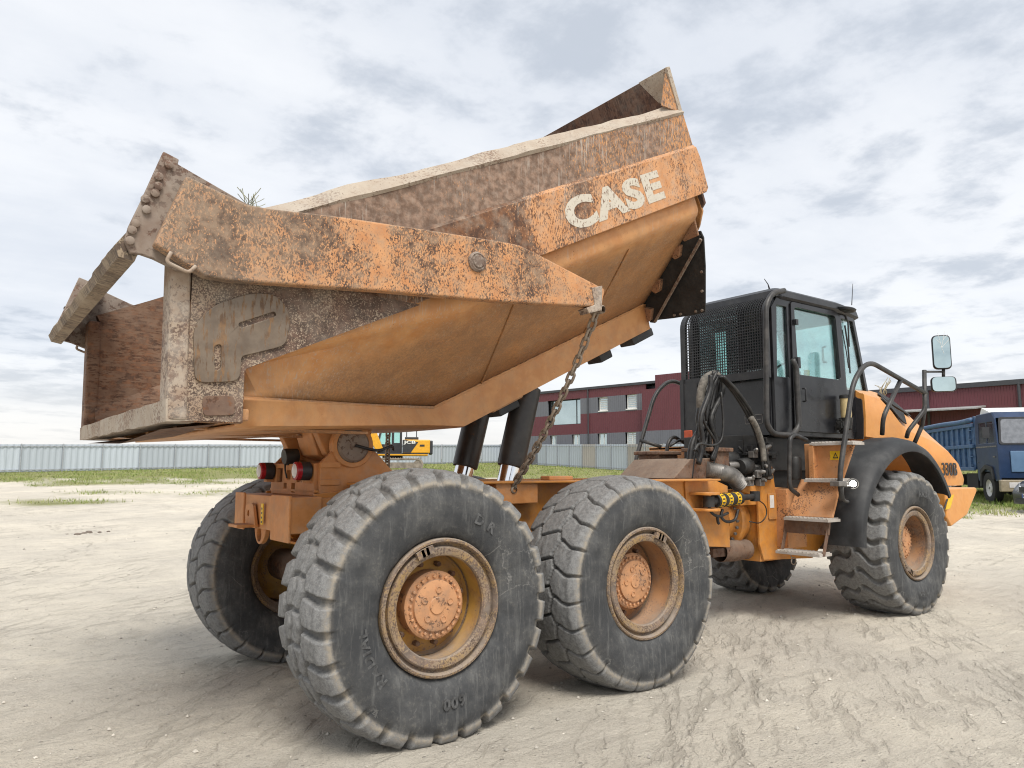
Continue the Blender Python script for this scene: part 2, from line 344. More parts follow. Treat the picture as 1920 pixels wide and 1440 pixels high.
M['hub'] = weather('chipped_hub_paint', (.55, .28, .135), (.46, .215, .095), rust=.33, rscale=60, patch=12, pw=.75, dust=.55, dustc=(.38, .27, .19), dscale=9, rough=.6)
M['step'] = weather('chipped_step_plate', (.58, .27, .11), (.50, .22, .08), rust=.33, rscale=60, patch=4, pw=.7, dust=.3, dustc=(.42, .33, .25), rough=.65)
M['tread_metal'] = weather('grey_step_tread', (.46, .43, .40), (.36, .32, .28), rust=.25, rscale=40, dust=.5, rough=.8)
M['rustmetal'] = weather('brown_rusty_metal', (.17, .10, .065), (.12, .07, .05), rust=.45, rscale=24, dust=.4, dustc=(.32, .25, .19), rough=.75)
M['chain'] = weather('rusty_chain_steel', (.34, .28, .22), (.24, .18, .135), rust=.3, rscale=60, dust=.35, rough=.6, metallic=.4)
M['hood'] = weather('orange_hood_paint', (.66, .29, .07), (.62, .26, .06), rust=.015, rscale=60, dust=.12, dustc=(.52, .38, .26), rough=.32, updust=.5, bump=.06)
M['black'] = plain('black_cab_paint', (.009, .0095, .012), .32, var=.3, dust=.10, dustc=(.10, .095, .09), coat=.15)
M['dblack'] = plain('dark_roof_plastic', (.020, .021, .024), .5, var=.25, dust=.25, dustc=(.12, .115, .11))
M['rail'] = plain('dark_grey_tube_paint', (.030, .029, .029), .5, var=.3, scale=14, dust=.35, dustc=(.15, .135, .12))
M['rubber'] = plain('black_fender_rubber', (.019, .020, .022), .62, var=.3, scale=5, dust=.35, dustc=(.13, .13, .125), bump=.1)
M['flap'] = plain('black_rubber_mat', (.018, .018, .018), .7, var=.4, scale=12, dust=.35, dustc=(.09, .085, .08), bump=.4)
M['hose'] = plain('black_hose_rubber', (.010, .010, .011), .5, var=.3, scale=20, dust=.4, dustc=(.10, .095, .085))
M['dhose'] = plain('dusty_hose_sleeve', (.12, .11, .095), .8, var=.35, scale=25, dust=.4)
M['engine'] = plain('dark_engine_metal', (.02, .02, .02), .55, var=.6, scale=9, dust=.25, dustc=(.08, .07, .06))
M['steel'] = plain('grey_steel', (.20, .19, .18), .5, .6, var=.3, scale=15, dust=.3)
M['chrome'] = plain('chromed_rod', (.82, .83, .85), .10, 1., var=.04, scale=4)
M['cyl'] = weather('worn_black_cylinder', (.022, .021, .021), (.035, .032, .03), rust=.20, rscale=16, patch=2.5, pw=.7, rustc=(.11, .062, .036), rustc2=(.16, .09, .05), dust=.2, dustc=(.13, .11, .09), rough=.38)
M['glass'] = glass('tinted_cab_glass'); M['wglass'] = glass('clear_windscreen', (.84, .95, .94), .2)
M['red'] = plain('red_lamp_lens', (.32, .012, .02), .25, var=.15); M['clearlens'] = plain('pale_lamp_lens', (.62, .60, .60), .2, var=.1)
M['yellow'] = plain('yellow_sticker', (.72, .46, .02), .5, var=.15, scale=30); M['ystripe'] = plain('yellow_stripe_paint', (.70, .42, .015), .5, var=.3, scale=40)
M['white'] = plain('white_paint', (.72, .72, .70), .5, var=.08); M['cream'] = plain('cream_bowl', (.55, .43, .22), .3, var=.15)
M['mirror'] = plain('mirror_glass', (.55, .66, .66), .04, 1., var=.1, scale=5)
M['seat'] = plain('grey_seat_cloth', (.09, .10, .10), .9, var=.2); M['lampwhite'] = emit('lit_work_lamp', (1., .93, .80), 30)
M['dark'] = plain('black_print', (.03, .028, .03), .5, var=.2, scale=40)
def lettering_mat():
    m, nt = newmat('worn_white_lettering'); v = ocoord(nt, (1, 1, .5), (0, R(-25), 0))
    n = noise(nt, v, 55, 6, .7); mask = step(nt, n, .56, .62)
    col = mixc(nt, mask, mixc(nt, noise(nt, v, 9, 4), (.60, .56, .48), (.48, .43, .35)), (.17, .10, .065)); finish(nt, **{'Base Color': col, 'Roughness': .75}); return m
M['letter'] = lettering_mat()
def tyre_mat():
    m, nt = newmat('dusty_tyre_rubber'); v = ocoord(nt); at = nd(nt, 'ShaderNodeAttribute', attribute_name='tread')
    n1 = noise(nt, v, 3.5, 7, .7); n2 = noise(nt, v, 38, 5, .7); n3 = noise(nt, v, 140, 2, .5)
    side = mixc(nt, step(nt, n1, .38, .72), (.036, .038, .041), (.088, .089, .089)); nh = noise(nt, ocoord(nt, (34, 34, 3.2), (0, R(9), 0)), 1., 6, .7); side = mixc(nt, step(nt, nh, .50, .70, 0, .45), side, (.155, .155, .15))
    side = mixc(nt, step(nt, math_(nt, 'ADD', math_(nt, 'MULTIPLY', n2, .6), math_(nt, 'MULTIPLY', n1, .4)), .52, .66, 0, .38), side, (.18, .17, .15))
    sep = nd(nt, 'ShaderNodeSeparateColor', {0: at.outputs['Color']}); td, gr, edge = sep.outputs[0], sep.outputs[1], sep.outputs[2]
    tread = mixc(nt, step(nt, n2, .35, .68), (.20, .202, .203), (.115, .117, .119)); tread = mixc(nt, step(nt, n3, .45, .75, 0, .5), tread, (.30, .295, .28))
    tread = mixc(nt, math_(nt, 'MULTIPLY', gr, .6), tread, mixc(nt, n2, (.060, .058, .055), (.12, .115, .105)))
    col = mixc(nt, td, side, tread); col = mixc(nt, math_(nt, 'MULTIPLY', edge, step(nt, n2, .3, .6)), col, (.30, .265, .215))
    # thin pale scratches across the sidewall
    sv = nd(nt, 'ShaderNodeTexVoronoi', {'Vector': nd(nt, 'ShaderNodeVectorMath', {0: ocoord(nt, (1, 1, 1), (0, R(35), 0)), 1: nd(nt, 'ShaderNodeCombineXYZ', {0: math_(nt, 'MULTIPLY', n1, .5)}).outputs[0]}, operation='ADD').outputs[0], 'Scale': 3.3}, feature='DISTANCE_TO_EDGE')
    sc = step(nt, sv.outputs[0], .0, .010, .42, 0); sc = math_(nt, 'MULTIPLY', sc, step(nt, noise(nt, v, 2.2, 3), .50, .60))
    col = mixc(nt, math_(nt, 'MULTIPLY', sc, math_(nt, 'SUBTRACT', 1., td)), col, (.33, .32, .30))
    bp = nd(nt, 'ShaderNodeBump', {'Strength': .35, 'Distance': .006, 'Height': math_(nt, 'ADD', n2, math_(nt, 'MULTIPLY', n3, .5))})
    finish(nt, **{'Base Color': col, 'Roughness': .78, 'Normal': bp.outputs[0]}); return m
M['tyre'] = tyre_mat()
# ================================================================ SETTING
def gsm(x, y):   # grass amount 0..1 on the yard
    x = np.asarray(x, float); y = np.asarray(y, float)
    s = (x-CAM[0])*GF[0]+(y-CAM[1])*GF[1]; t = (x-CAM[0])*RT[0]+(y-CAM[1])*RT[1]
    b = 38-21*np.clip((t-6)/6, 0, 1)+4*np.clip((-t-5)/25, 0, 1)*-1
    n = fbm(x*.35, y*.35, 4)-.47
    g = (s-b)/5+n*5.5*np.where(t > 8, .5, 1)
    pt = np.exp(-(((t+15.2)/2.4)**2+((s-25.4)/1.3)**2))*2.1+n*1.2-.5          # lone patch on the gravel
    pt2 = np.exp(-(((t+13)/8)**2+((s-31)/3.)**2))*1.3+n*3.4-.75
    return np.clip(np.maximum(np.maximum(g, pt), pt2), 0, 1)
def graded(lo, hi, d, far):
    a = list(np.arange(lo, hi+1e-6, d)); q = d
    while a[-1] < far: q *= 1.09; a.append(a[-1]+q)
    q = d
    while a[0] > -far: q *= 1.09; a.insert(0, a[0]-q)
    return np.array(a)
gx = graded(-4.3, 8.6, .0225, 700); gy = graded(-4.6, 3.6, .0225, 700)
GX, GY = np.meshgrid(gx, gy, indexing='ij')
def relief(x, y):
    near = np.clip((22-np.hypot(x-3, y+1))/10, 0, 1)
    h = (fbm(x*.9, y*.9, 3)-.44)*.035+(fbm(x*5, y*5, 3)-.44)*.018+(vnoise(x*15, y*15)-.5)*.009+(vnoise(x*31, y*31)-.5)*.005*vnoise(x*2+5, y*2)
    c = y*.97-x*.10+(vnoise(x*.25, y*.25)-.5)*1.5            # faint wheel tracks
    lug = np.maximum(0, np.sin(x*17+3*np.abs((c*1.6) % 1-.5)*2))
    trk = np.exp(-((c+3.9)/.42)**2)+.8*np.exp(-((c+6.2)/.45)**2)+.8*np.exp(-((c-3.3)/.5)**2)
    a2 = x*.5-y*.86+(vnoise(x*.2+7, y*.2)-.5)*2
    trk2 = np.exp(-((a2-9)/.45)**2)+np.exp(-((a2-6.4)/.4)**2)+.7*np.exp(-((a2+2.2)/.5)**2)
    lug2 = np.maximum(0, np.sin((x*.86+y*.5)*15+3*np.abs((a2*1.5) % 1-.5)*2))
    h = h-trk*(.010+.024*lug)-trk2*(.010+.024*lug2)
    return h*near
GZ = terrain(GX, GY)+relief(GX, GY)-.006
nx, ny = GX.shape
idx = np.arange(nx*ny).reshape(nx, ny)
quads = np.stack([idx[:-1, :-1], idx[1:, :-1], idx[1:, 1:], idx[:-1, 1:]], -1).reshape(-1, 4)
me = bpy.data.meshes.new('ground'); me.vertices.add(nx*ny); me.vertices.foreach_set('co', np.stack([GX, GY, GZ], -1).reshape(-1).astype(np.float32))
me.loops.add(quads.size); me.loops.foreach_set('vertex_index', quads.reshape(-1).astype(np.int32)); me.polygons.add(len(quads))
me.polygons.foreach_set('loop_start', np.arange(0, quads.size, 4, dtype=np.int32)); me.update(calc_edges=True); me.shade_smooth()
at = me.attributes.new('grass', 'FLOAT', 'POINT'); at.data.foreach_set('value', gsm(GX, GY).reshape(-1).astype(np.float32))
def ground_mat():
    m, nt = newmat('pale_limestone_gravel'); v = ocoord(nt)
    nA = noise(nt, v, .35, 5, .6); nB = noise(nt, v, 2.3, 6, .65); nC = noise(nt, v, 26, 6, .72); nD = noise(nt, v, 110, 3, .6)
    sv = ocoord(nt, (.8, 5, 1), (0, 0, R(-24))); nS = noise(nt, sv, 1.6, 6, .66, .4); sv2 = ocoord(nt, (.7, 6, 1), (0, 0, R(38))); nS2 = noise(nt, sv2, 1.1, 6, .66, .5)
    col = mixc(nt, step(nt, nA, .36, .66), (.71, .65, .545), (.58, .535, .46))
    col = mixc(nt, step(nt, nB, .46, .72, 0, .45), col, (.50, .455, .39))
    col = mixc(nt, step(nt, nS, .52, .68, 0, .5), col, (.45, .41, .35)); col = mixc(nt, step(nt, nS2, .56, .70, 0, .42), col, (.74, .685, .59))
    nE = noise(nt, ocoord(nt, (1, 2.6, 1), (0, 0, R(22))), 33, 7, .72); clump = step(nt, nB, .38, .6, .35, 1)
    col = mixc(nt, math_(nt, 'MULTIPLY', step(nt, nC, .55, .68, 0, .45), clump), col, (.33, .30, .25)); col = mixc(nt, math_(nt, 'MULTIPLY', step(nt, nE, .54, .63, 0, .65), clump), col, (.27, .245, .205)); col = mixc(nt, step(nt, nD, .57, .70, 0, .55), col, (.25, .23, .20)); col = mixc(nt, step(nt, nD, .30, .44, .6, 0), col, (.80, .75, .65))
    vo = nd(nt, 'ShaderNodeTexVoronoi', {'Vector': v, 'Scale': 16., 'Randomness': 1.})
    st = step(nt, vo.outputs[0], .10, .20, 1, 0); st = math_(nt, 'MULTIPLY', st, step(nt, nd(nt, 'ShaderNodeSeparateColor', {0: vo.outputs[1]}).outputs[0], .84, .86))
    col = mixc(nt, math_(nt, 'MULTIPLY', st, .7), col, (.36, .335, .30))
    pA = nd(nt, 'ShaderNodeSeparateXYZ', {0: v})      # scuffs left by turning machines: arcs about two far centres
    def arcs(cx, cy, r0, r1):
        dx = math_(nt, 'SUBTRACT', pA.outputs[0], cx); dy = math_(nt, 'SUBTRACT', pA.outputs[1], cy)
        rr = math_(nt, 'ADD', math_(nt, 'SQRT', math_(nt, 'ADD', math_(nt, 'MULTIPLY', dx, dx), math_(nt, 'MULTIPLY', dy, dy))), math_(nt, 'MULTIPLY', nB, .25)); an = math_(nt, 'ARCTAN2', dy, dx)
        q = nd(nt, 'ShaderNodeCombineXYZ', {0: math_(nt, 'MULTIPLY', rr, 7.), 1: math_(nt, 'MULTIPLY', an, 14.)}).outputs[0]
        bandm = step(nt, noise(nt, nd(nt, 'ShaderNodeCombineXYZ', {0: math_(nt, 'MULTIPLY', rr, .9), 1: math_(nt, 'MULTIPLY', an, 2.)}).outputs[0], 1., 3, .5), .46, .60)
        return math_(nt, 'MULTIPLY', step(nt, noise(nt, q, 1.6, 5, .62), .52, .64), bandm)
    a1 = arcs(-9., 14., 0, 0); a2 = arcs(14., -16., 0, 0)
    col = mixc(nt, math_(nt, 'MULTIPLY', a1, .42), col, (.36, .325, .27)); col = mixc(nt, math_(nt, 'MULTIPLY', a2, .38), col, (.40, .36, .30))
    g = nd(nt, 'ShaderNodeAttribute', attribute_name='grass').outputs['Fac']
    gg = math_(nt, 'MULTIPLY', g, step(nt, math_(nt, 'ADD', nB, math_(nt, 'MULTIPLY', g, .35)), .42, .72))
    soil = mixc(nt, step(nt, nC, .4, .6), (.165, .19, .065), (.30, .28, .14))
    col = mixc(nt, gg, col, soil)
    h = math_(nt, 'ADD', math_(nt, 'MULTIPLY', nC, .8), math_(nt, 'ADD', math_(nt, 'MULTIPLY', nD, .35), math_(nt, 'ADD', math_(nt, 'MULTIPLY', nS, .9), math_(nt, 'MULTIPLY', st, .8))))
    h = math_(nt, 'SUBTRACT', math_(nt, 'ADD', h, math_(nt, 'MULTIPLY', nE, .9)), math_(nt, 'ADD', math_(nt, 'MULTIPLY', a1, .6), math_(nt, 'MULTIPLY', a2, .6))); bp = nd(nt, 'ShaderNodeBump', {'Strength': 1., 'Distance': .024, 'Height': h})
    finish(nt, **{'Base Color': col, 'Roughness': .95, 'Normal': bp.outputs[0], 'Specular IOR Level': .15}); return m
me.materials.append(ground_mat())
gr = bpy.data.objects.new('ground', me); COL.objects.link(gr); tag(gr, 'pale crushed limestone yard with faint tyre tracks', None, None, 'structure')
def gz(x, y): return float(terrain(x, y)+relief(np.array([x]), np.array([y]))[0]-.006)
# loose stones (uncountable)
def stones():
    n = 2600; s = RNG.random(n)**1.6*17+1.2; t = (RNG.random(n)-.5)*s*1.7
    x = CAM[0]+GF[0]*s+RT[0]*t; y = CAM[1]+GF[1]*s+RT[1]*t; z = terrain(x, y)+relief(x, y)-.006
    r = (.004+.013*RNG.random(n)**4)*(.7+.3*np.minimum(s, 8)/4)
    base = np.array([(1, 0, 0), (-1, 0, 0), (0, 1, 0), (0, -1, 0), (0, 0, .75), (0, 0, -.6)], float); fc = np.array([(0, 2, 4), (2, 1, 4), (1, 3, 4), (3, 0, 4), (2, 0, 5), (1, 2, 5), (3, 1, 5), (0, 3, 5)])
    an = RNG.random(n)*6.28; V = base[None]*(.7+.6*RNG.random((n, 6, 1)))*r[:, None, None]
    c, sn = np.cos(an)[:, None], np.sin(an)[:, None]; X = V[:, :, 0]*c-V[:, :, 1]*sn+x[:, None]; Y = V[:, :, 0]*sn+V[:, :, 1]*c+y[:, None]; Z = V[:, :, 2]+z[:, None]+r[:, None]*.25
    co = np.stack([X, Y, Z], -1).reshape(-1, 3); F = (fc[None]+np.arange(n)[:, None, None]*6).reshape(-1, 3)
    m2 = bpy.data.meshes.new('loose_stones'); m2.from_pydata(co.tolist(), [], F.tolist())
    m2.materials.append(plain('limestone_chips', (.46, .43, .375), .9, var=.45, scale=3.1)); o = bpy.data.objects.new('loose_stones', m2); COL.objects.link(o)
    tag(o, 'small loose limestone stones scattered over the yard', 'gravel', None, 'stuff')
stones()
def grass():
    P = []
    def scatter(n, s0, s1, f0, f1):
        s = s0+(s1-s0)*RNG.random(n)**.8; px = f0+(f1-f0)*RNG.random(n); t = (px-960)/FPX*s
        x = CAM[0]+GF[0]*s+RT[0]*t; y = CAM[1]+GF[1]*s+RT[1]*t; k = RNG.random(n) < gsm(x, y)*np.clip(fbm(x*.9, y*.9, 4)*4.2-1.55, .04, 1); return x[k], y[k], s[k]
    for a in ((170000, 22, 84, -120, 1300), (110000, 17, 34, 1640, 2050), (30000, 34, 60, 1300, 2050)): P.append(scatter(*a))
    x = np.concatenate([p[0] for p in P]); y = np.concatenate([p[1] for p in P]); s = np.concatenate([p[2] for p in P]); n = len(x)
    z = terrain(x, y)+relief(x, y)-.02; h = (.05+.09*RNG.random(n))*(1+.5*RNG.random(n)**6*2); wd = (.006+.010*RNG.random(n))*(1+s/45); an = RNG.random(n)*6.28
    ln = RNG.normal(0, .4, (n, 2))*h[:, None]; dx, dy = np.cos(an)*wd, np.sin(an)*wd
    co = np.stack([np.stack([x-dx, y-dy, z], -1), np.stack([x+dx, y+dy, z], -1), np.stack([x+ln[:, 0]+dx*.2, y+ln[:, 1]+dy*.2, z+h], -1)], 1).reshape(-1, 3)
    m2 = bpy.data.meshes.new('grass'); m2.vertices.add(3*n); m2.vertices.foreach_set('co', co.reshape(-1).astype(np.float32))
    m2.loops.add(3*n); m2.loops.foreach_set('vertex_index', np.arange(3*n, dtype=np.int32)); m2.polygons.add(n); m2.polygons.foreach_set('loop_start', np.arange(0, 3*n, 3, dtype=np.int32)); m2.update(calc_edges=True)
    a = m2.attributes.new('tone', 'FLOAT', 'POINT'); a.data.foreach_set('value', np.repeat(RNG.random(n), 3).astype(np.float32))
    m, nt = newmat('short_yard_grass'); f = nd(nt, 'ShaderNodeAttribute', attribute_name='tone').outputs['Fac']
    c = mixc(nt, f, (.13, .21, .045), (.30, .34, .11)); c = mixc(nt, step(nt, noise(nt, ocoord(nt), .5, 3), .40, .65, 0, .45), c, (.45, .41, .21)); finish(nt, **{'Base Color': c, 'Roughness': .7, 'Specular IOR Level': .2})
    m2.materials.append(m); o = bpy.data.objects.new('grass', m2); COL.objects.link(o); tag(o, 'short patchy grass growing along the fence line', 'grass', None, 'stuff')
grass()
# dried mud clods on the gravel
def clods():
    c = U(163, 1017, Z=0.); mb = MB()
    for k in range(9):
        p = c+np.array([random.gauss(0, .22), random.gauss(0, .16), 0]); r = random.uniform(.02, .06); z = gz(p[0], p[1])
        mb.ball((p[0], p[1], z+r*.15), r, 8, (1.3, 1, .5))
    o = mb.build('mud_clods', plain('dark_dry_mud', (.17, .14, .115), .95, var=.3, scale=20, bump=.5)); tag(o, 'low clump of dark dried mud lying on the gravel', 'mud', None, 'stuff')
clods()
# ---------------------------------------------------------------- fence
M['fence'] = tinted('galvanised_fence_sheet', (.47, .52, .58), .5); M['fpost'] = plain('galvanised_post', (.36, .38, .41), .5, .2, var=.15)
M['fgrey'] = tinted('beige_fence_sheet', (.42, .39, .36), .6)
def fence(name, pts, label, beige=()):
    root = empty(name, pts[0]); root.location = pts[0]; bpy.context.view_layer.update(); inv = np.array(pts[0])
    a, b = np.array(pts[0]), np.array(pts[1]); L = np.linalg.norm((b-a)[:2]); n = max(1, int(round(L/2.55))); d = (b-a)[:2]/L; nrm = np.array([-d[1], d[0]])
    if nrm @ (CAM[:2]-a[:2]) < 0: nrm = -nrm
    H = 1.98; step_ = L/n
    for k in range(n+1):
        p = a[:2]+d*step_*k; z = float(terrain(*p)); off = p+nrm*.045
        MB().bb(off[0]-.028-inv[0], off[0]+.028-inv[0], off[1]-.028-inv[1], off[1]+.028-inv[1], z-.1-inv[2], z+H+.04-inv[2]).build('post', M['fpost'], root)
    def bar(zoff, hh):
        mb = MB(); p0 = np.append(a[:2]+nrm*.012, float(terrain(*a[:2]))+zoff)-inv; p1 = np.append(b[:2]+nrm*.012, float(terrain(*b[:2]))+zoff)-inv
        nn = np.append(nrm*.03, 0); mb.loft([[p0, p0+nn, p0+nn+(0, 0, hh), p0+(0, 0, hh)], [p1, p1+nn, p1+nn+(0, 0, hh), p1+(0, 0, hh)]]); mb.build('rail', M['fpost'], root)
    bar(H-.17, .06); bar(.14, .05)
    for k in range(n):
        mb = MB(); lo = []; hi = []; m = 26
        for j in range(m+1):
            u = step_*(k+j/m); p = a[:2]+d*u+nrm*(-.012 if (j % 4) < 2 else -.055); z = float(terrain(*p)); jj = .0
            lo.append((p[0]-inv[0], p[1]-inv[1], z+.03-inv[2])); hi.append((p[0]-inv[0], p[1]-inv[1], z+H-inv[2]))
        mb.loft([lo, hi], closed=False); o = mb.build('sheet_panel', M['fgrey'] if k in beige else M['fence'], root)
    tag(root, label, 'fence')
fA = PXS(-130, 1/(.01908+130*7.35e-6)); fB = PXS(938, 82.); fC = PXS(1560, 1/(.01317+2.4e-5*580))
fence('sheet_metal_fence', (fA, fB), 'long galvanised sheet fence behind the gravel and the excavator')
fence('sheet_metal_fence', (fB, fC), 'galvanised sheet fence with beige sheets in front of the striped building', beige=(8, 11, 12, 20))
# ---------------------------------------------------------------- striped two storey building
def corr_mat(name, c):
    m, nt = newmat(name); t = nd(nt, 'ShaderNodeTexCoord'); at = nd(nt, 'ShaderNodeAttribute', attribute_name='run').outputs['Fac']
    wv = math_(nt, 'ABSOLUTE', math_(nt, 'SINE', math_(nt, 'MULTIPLY', at, math.pi/.21)))
    gro = step(nt, wv, .0, .32, 1, 0); col = mixc(nt, noise(nt, t.outputs['Object'], .5, 3), c, tuple(x*.86 for x in c)); col = mixc(nt, math_(nt, 'MULTIPLY', gro, .35), col, tuple(x*.45 for x in c))
    bp = nd(nt, 'ShaderNodeBump', {'Strength': .7, 'Distance': .03, 'Height': math_(nt, 'SUBTRACT', 1., gro)})
    finish(nt, **{'Base Color': col, 'Roughness': .5, 'Normal': bp.outputs[0]}); return m
M['maroon'] = corr_mat('maroon_cladding', (.135, .034, .044)); M['slate'] = corr_mat('slate_grey_cladding', (.155, .16, .185)); M['trim'] = plain('dark_trim', (.05, .052, .06), .5, var=.1)
M['pane'] = plain('window_glass_sky', (.50, .60, .62), .06, .85, var=.08, scale=.4); M['wframe'] = plain('white_window_frame', (.74, .74, .72), .5, var=.05); M['blind'] = plain('pale_blind', (.55, .55, .54), .6, var=.1)
M['dwin'] = plain('dark_window', (.035, .04, .048), .1, .3, var=.2)
class Facade:
    def __init__(s, pxa, da, pxb, db, back=8.):
        s.a = TS((pxa-960)/FPX*da, da); s.b = TS((pxb-960)/FPX*db, db); s.d = (s.b-s.a)[:2]; s.L = np.linalg.norm(s.d); s.d /= s.L; s.n = np.array([-s.d[1], s.d[0]])
        if s.n @ (CAM[:2]-s.a[:2]) < 0: s.n = -s.n
        s.z0 = float(terrain(*((s.a+s.b)/2)[:2]))-.6; s.o = np.array([s.a[0], s.a[1], s.z0])
    def uv(s, px, py):
        r = FW*FPX+RT*(px-960)-UP*(py-720); t = ((s.a[:2]-CAM[:2]) @ s.n)/(r[:2] @ s.n); p = CAM+t*r
        return ((p[:2]-s.a[:2]) @ s.d, p[2]-s.z0)
    def P(s, u, v, w=0.): return (s.d[0]*u+s.n[0]*w, s.d[1]*u+s.n[1]*w, v)          # local to the root
def run_attr(o, fc):
    me = o.data; a = me.attributes.new('run', 'FLOAT', 'POINT'); a.data.foreach_set('value', [v.co.x*fc.d[0]+v.co.y*fc.d[1] for v in me.vertices])
FC = Facade(1007, 72.3, 1228, 63.0)
bl = empty('two_storey_building', FC.o); tag(bl, 'two storey building clad in maroon and slate grey stripes behind the fence', 'building')
v = {k: FC.uv(1123, y)[1] for k, y in dict(roof=728.5, a=744.5, b=774, c=812.5).items()}
uL, uR, uM = FC.uv(985, 800)[0], FC.uv(1330, 800)[0], FC.uv(1212, 800)[0]
wins = []
def rect_px(x0, y0, x1, y1):
    u0, v0 = FC.uv(x0, y1); u1, _ = FC.uv(x1, y1); _, v1 = FC.uv(x0, y0); return (u0, u1, v0, v1)
big = rect_px(1027, 752, 1088.5, 797); big = (big[0], big[1], big[2]-.05, big[3])
ups = [rect_px(1120.5, 745.5, 1139.5, 772.5), rect_px(1172.5, 740.5, 1194, 769)]
los = [rect_px(1031, 816.5, 1043, 845), rect_px(1072, 815, 1087, 845), rect_px(1120.5, 813.3, 1138, 845), rect_px(1172.5, 811.2, 1193, 845)]
los = [(a, b, v['c']-2.1, v['c']-.02) for a, b, _, _ in los]
def band(v0, v1, mat, u0=None, u1=None, w=0.):
    u0 = uL if u0 is None else u0; u1 = uM if u1 is None else u1
    hs = [r for r in (big, *ups, *los)]; outer_holes = []; cuts = []
    segs = [(u0, u1)]
    # split the band round the openings that cross it
    cross = sorted([r for r in hs if r[2] < v1-.01 and r[3] > v0+.01 and r[0] > u0 and r[1] < u1])
    cu = u0
    def q(ua, ub, va, vb):
        if ub-ua < .02 or vb-va < .02: return
        mb = MB(); mb.loft([[FC.P(ua, va, w), FC.P(ub, va, w), FC.P(ub, vb, w), FC.P(ua, vb, w)], [FC.P(ua, va, w-.14), FC.P(ub, va, w-.14), FC.P(ub, vb, w-.14), FC.P(ua, vb, w-.14)]]); o = mb.build('cladding_panel', mat, bl); run_attr(o, FC)
    for r in cross:
        q(cu, r[0], v0, v1); q(r[0], r[1], v0, max(v0, r[2])); q(r[0], r[1], min(v1, r[3]), v1); cu = r[1]
    q(cu, u1, v0, v1)
band(0, v['c'], M['slate']); band(v['c'], v['b'], M['maroon']); band(v['b'], v['a'], M['slate']); band(v['a'], v['roof'], M['maroon'])
band(0, v['c'], M['slate'], uM, uR, .6); band(v['c'], v['a']+.25, M['maroon'], uM, uR, .6)
u1, vt = FC.uv(1230, 708); o = band(v['a']+.25, vt+.2, M['maroon'], u1, uR, .15)
mb = MB(); mb.loft([[FC.P(uL, 0, -.7), FC.P(uL, v['roof']-.1, -.7), FC.P(uL, v['roof']-.1, -9), FC.P(uL, 0, -9)], [FC.P(uR, 0, -.7), FC.P(uR, v['roof']-.1, -.7), FC.P(uR, v['roof']-.1, -9), FC.P(uR, 0, -9)]]); mb.build('wall_core', M['trim'], bl)
mb = MB(); mb.loft([[FC.P(uL-.1, v['roof'], .1), FC.P(uL-.1, v['roof']+.22, .1), FC.P(uL-.1, v['roof']+.22, -9.2), FC.P(uL-.1, v['roof'], -9.2)], [FC.P(uR, v['roof'], .1), FC.P(uR, v['roof']+.22, .1), FC.P(uR, v['roof']+.22, -9.2), FC.P(uR, v['roof'], -9.2)]]); mb.build('roof', M['trim'], bl)
for px in (1103.5,):
    u, _ = FC.uv(px, 780); mb = MB(); a = FC.P(u-.05, 0, .05); b = FC.P(u+.05, 0, .05); mb.tube([FC.P(u, 0, .06), FC.P(u, v['roof'], .06)], .06, 8); mb.build('downpipe', M['trim'], bl)
def window(r, dark=False, split=None, blind=False, frame=.07, deep=.22):
    u0, u1, v0, v1 = r; mb = MB()
    def rc(mb, ua, ub, va, vb, w0, w1): mb.loft([[FC.P(ua, va, w0), FC.P(ub, va, w0), FC.P(ub, vb, w0), FC.P(ua, vb, w0)], [FC.P(ua, va, w1), FC.P(ub, va, w1), FC.P(ub, vb, w1), FC.P(ua, vb, w1)]])
    fr = MB()
    for a in ((u0, u0+frame, v0, v1), (u1-frame, u1, v0, v1), (u0+frame, u1-frame, v0, v0+frame), (u0+frame, u1-frame, v1-frame, v1)): rc(fr, *a, -deep+.0, -deep+.07)
    if split: rc(fr, u0+(u1-u0)*split-frame/2, u0+(u1-u0)*split+frame/2, v0+frame, v1-frame, -deep, -deep+.075)
    f = fr.build('window', M['trim'] if dark else M['wframe'], bl)
    pn = MB(); rc(pn, u0+frame*.5, u1-frame*.5, v0+frame*.5, v1-frame*.5, -deep+.01, -deep+.03); pn.build('pane', M['pane'], f)
    if blind:
        b = MB(); k = int((v1-v0)/.16)
        for i in range(k): rc(b, u0+frame, u1-frame, v0+frame+i*.16, v0+frame+i*.16+.09, -deep+.035, -deep+.05)
        b.build('blind', M['blind'], f)
    s = MB()
    if not dark: rc(s, u0-.04, u1+.04, v0-.10, v0-.005, -deep, .06); s.build('sill', M['wframe'], f)
window(big, True, .80, deep=.5)
for i, r in enumerate(ups): window((r[0]+.12, r[1], r[2]+.1, r[3]), blind=True)
for i, r in enumerate(los): window((r[0]+.12, r[1], r[2], r[3]), split=.55, blind=i == 3)
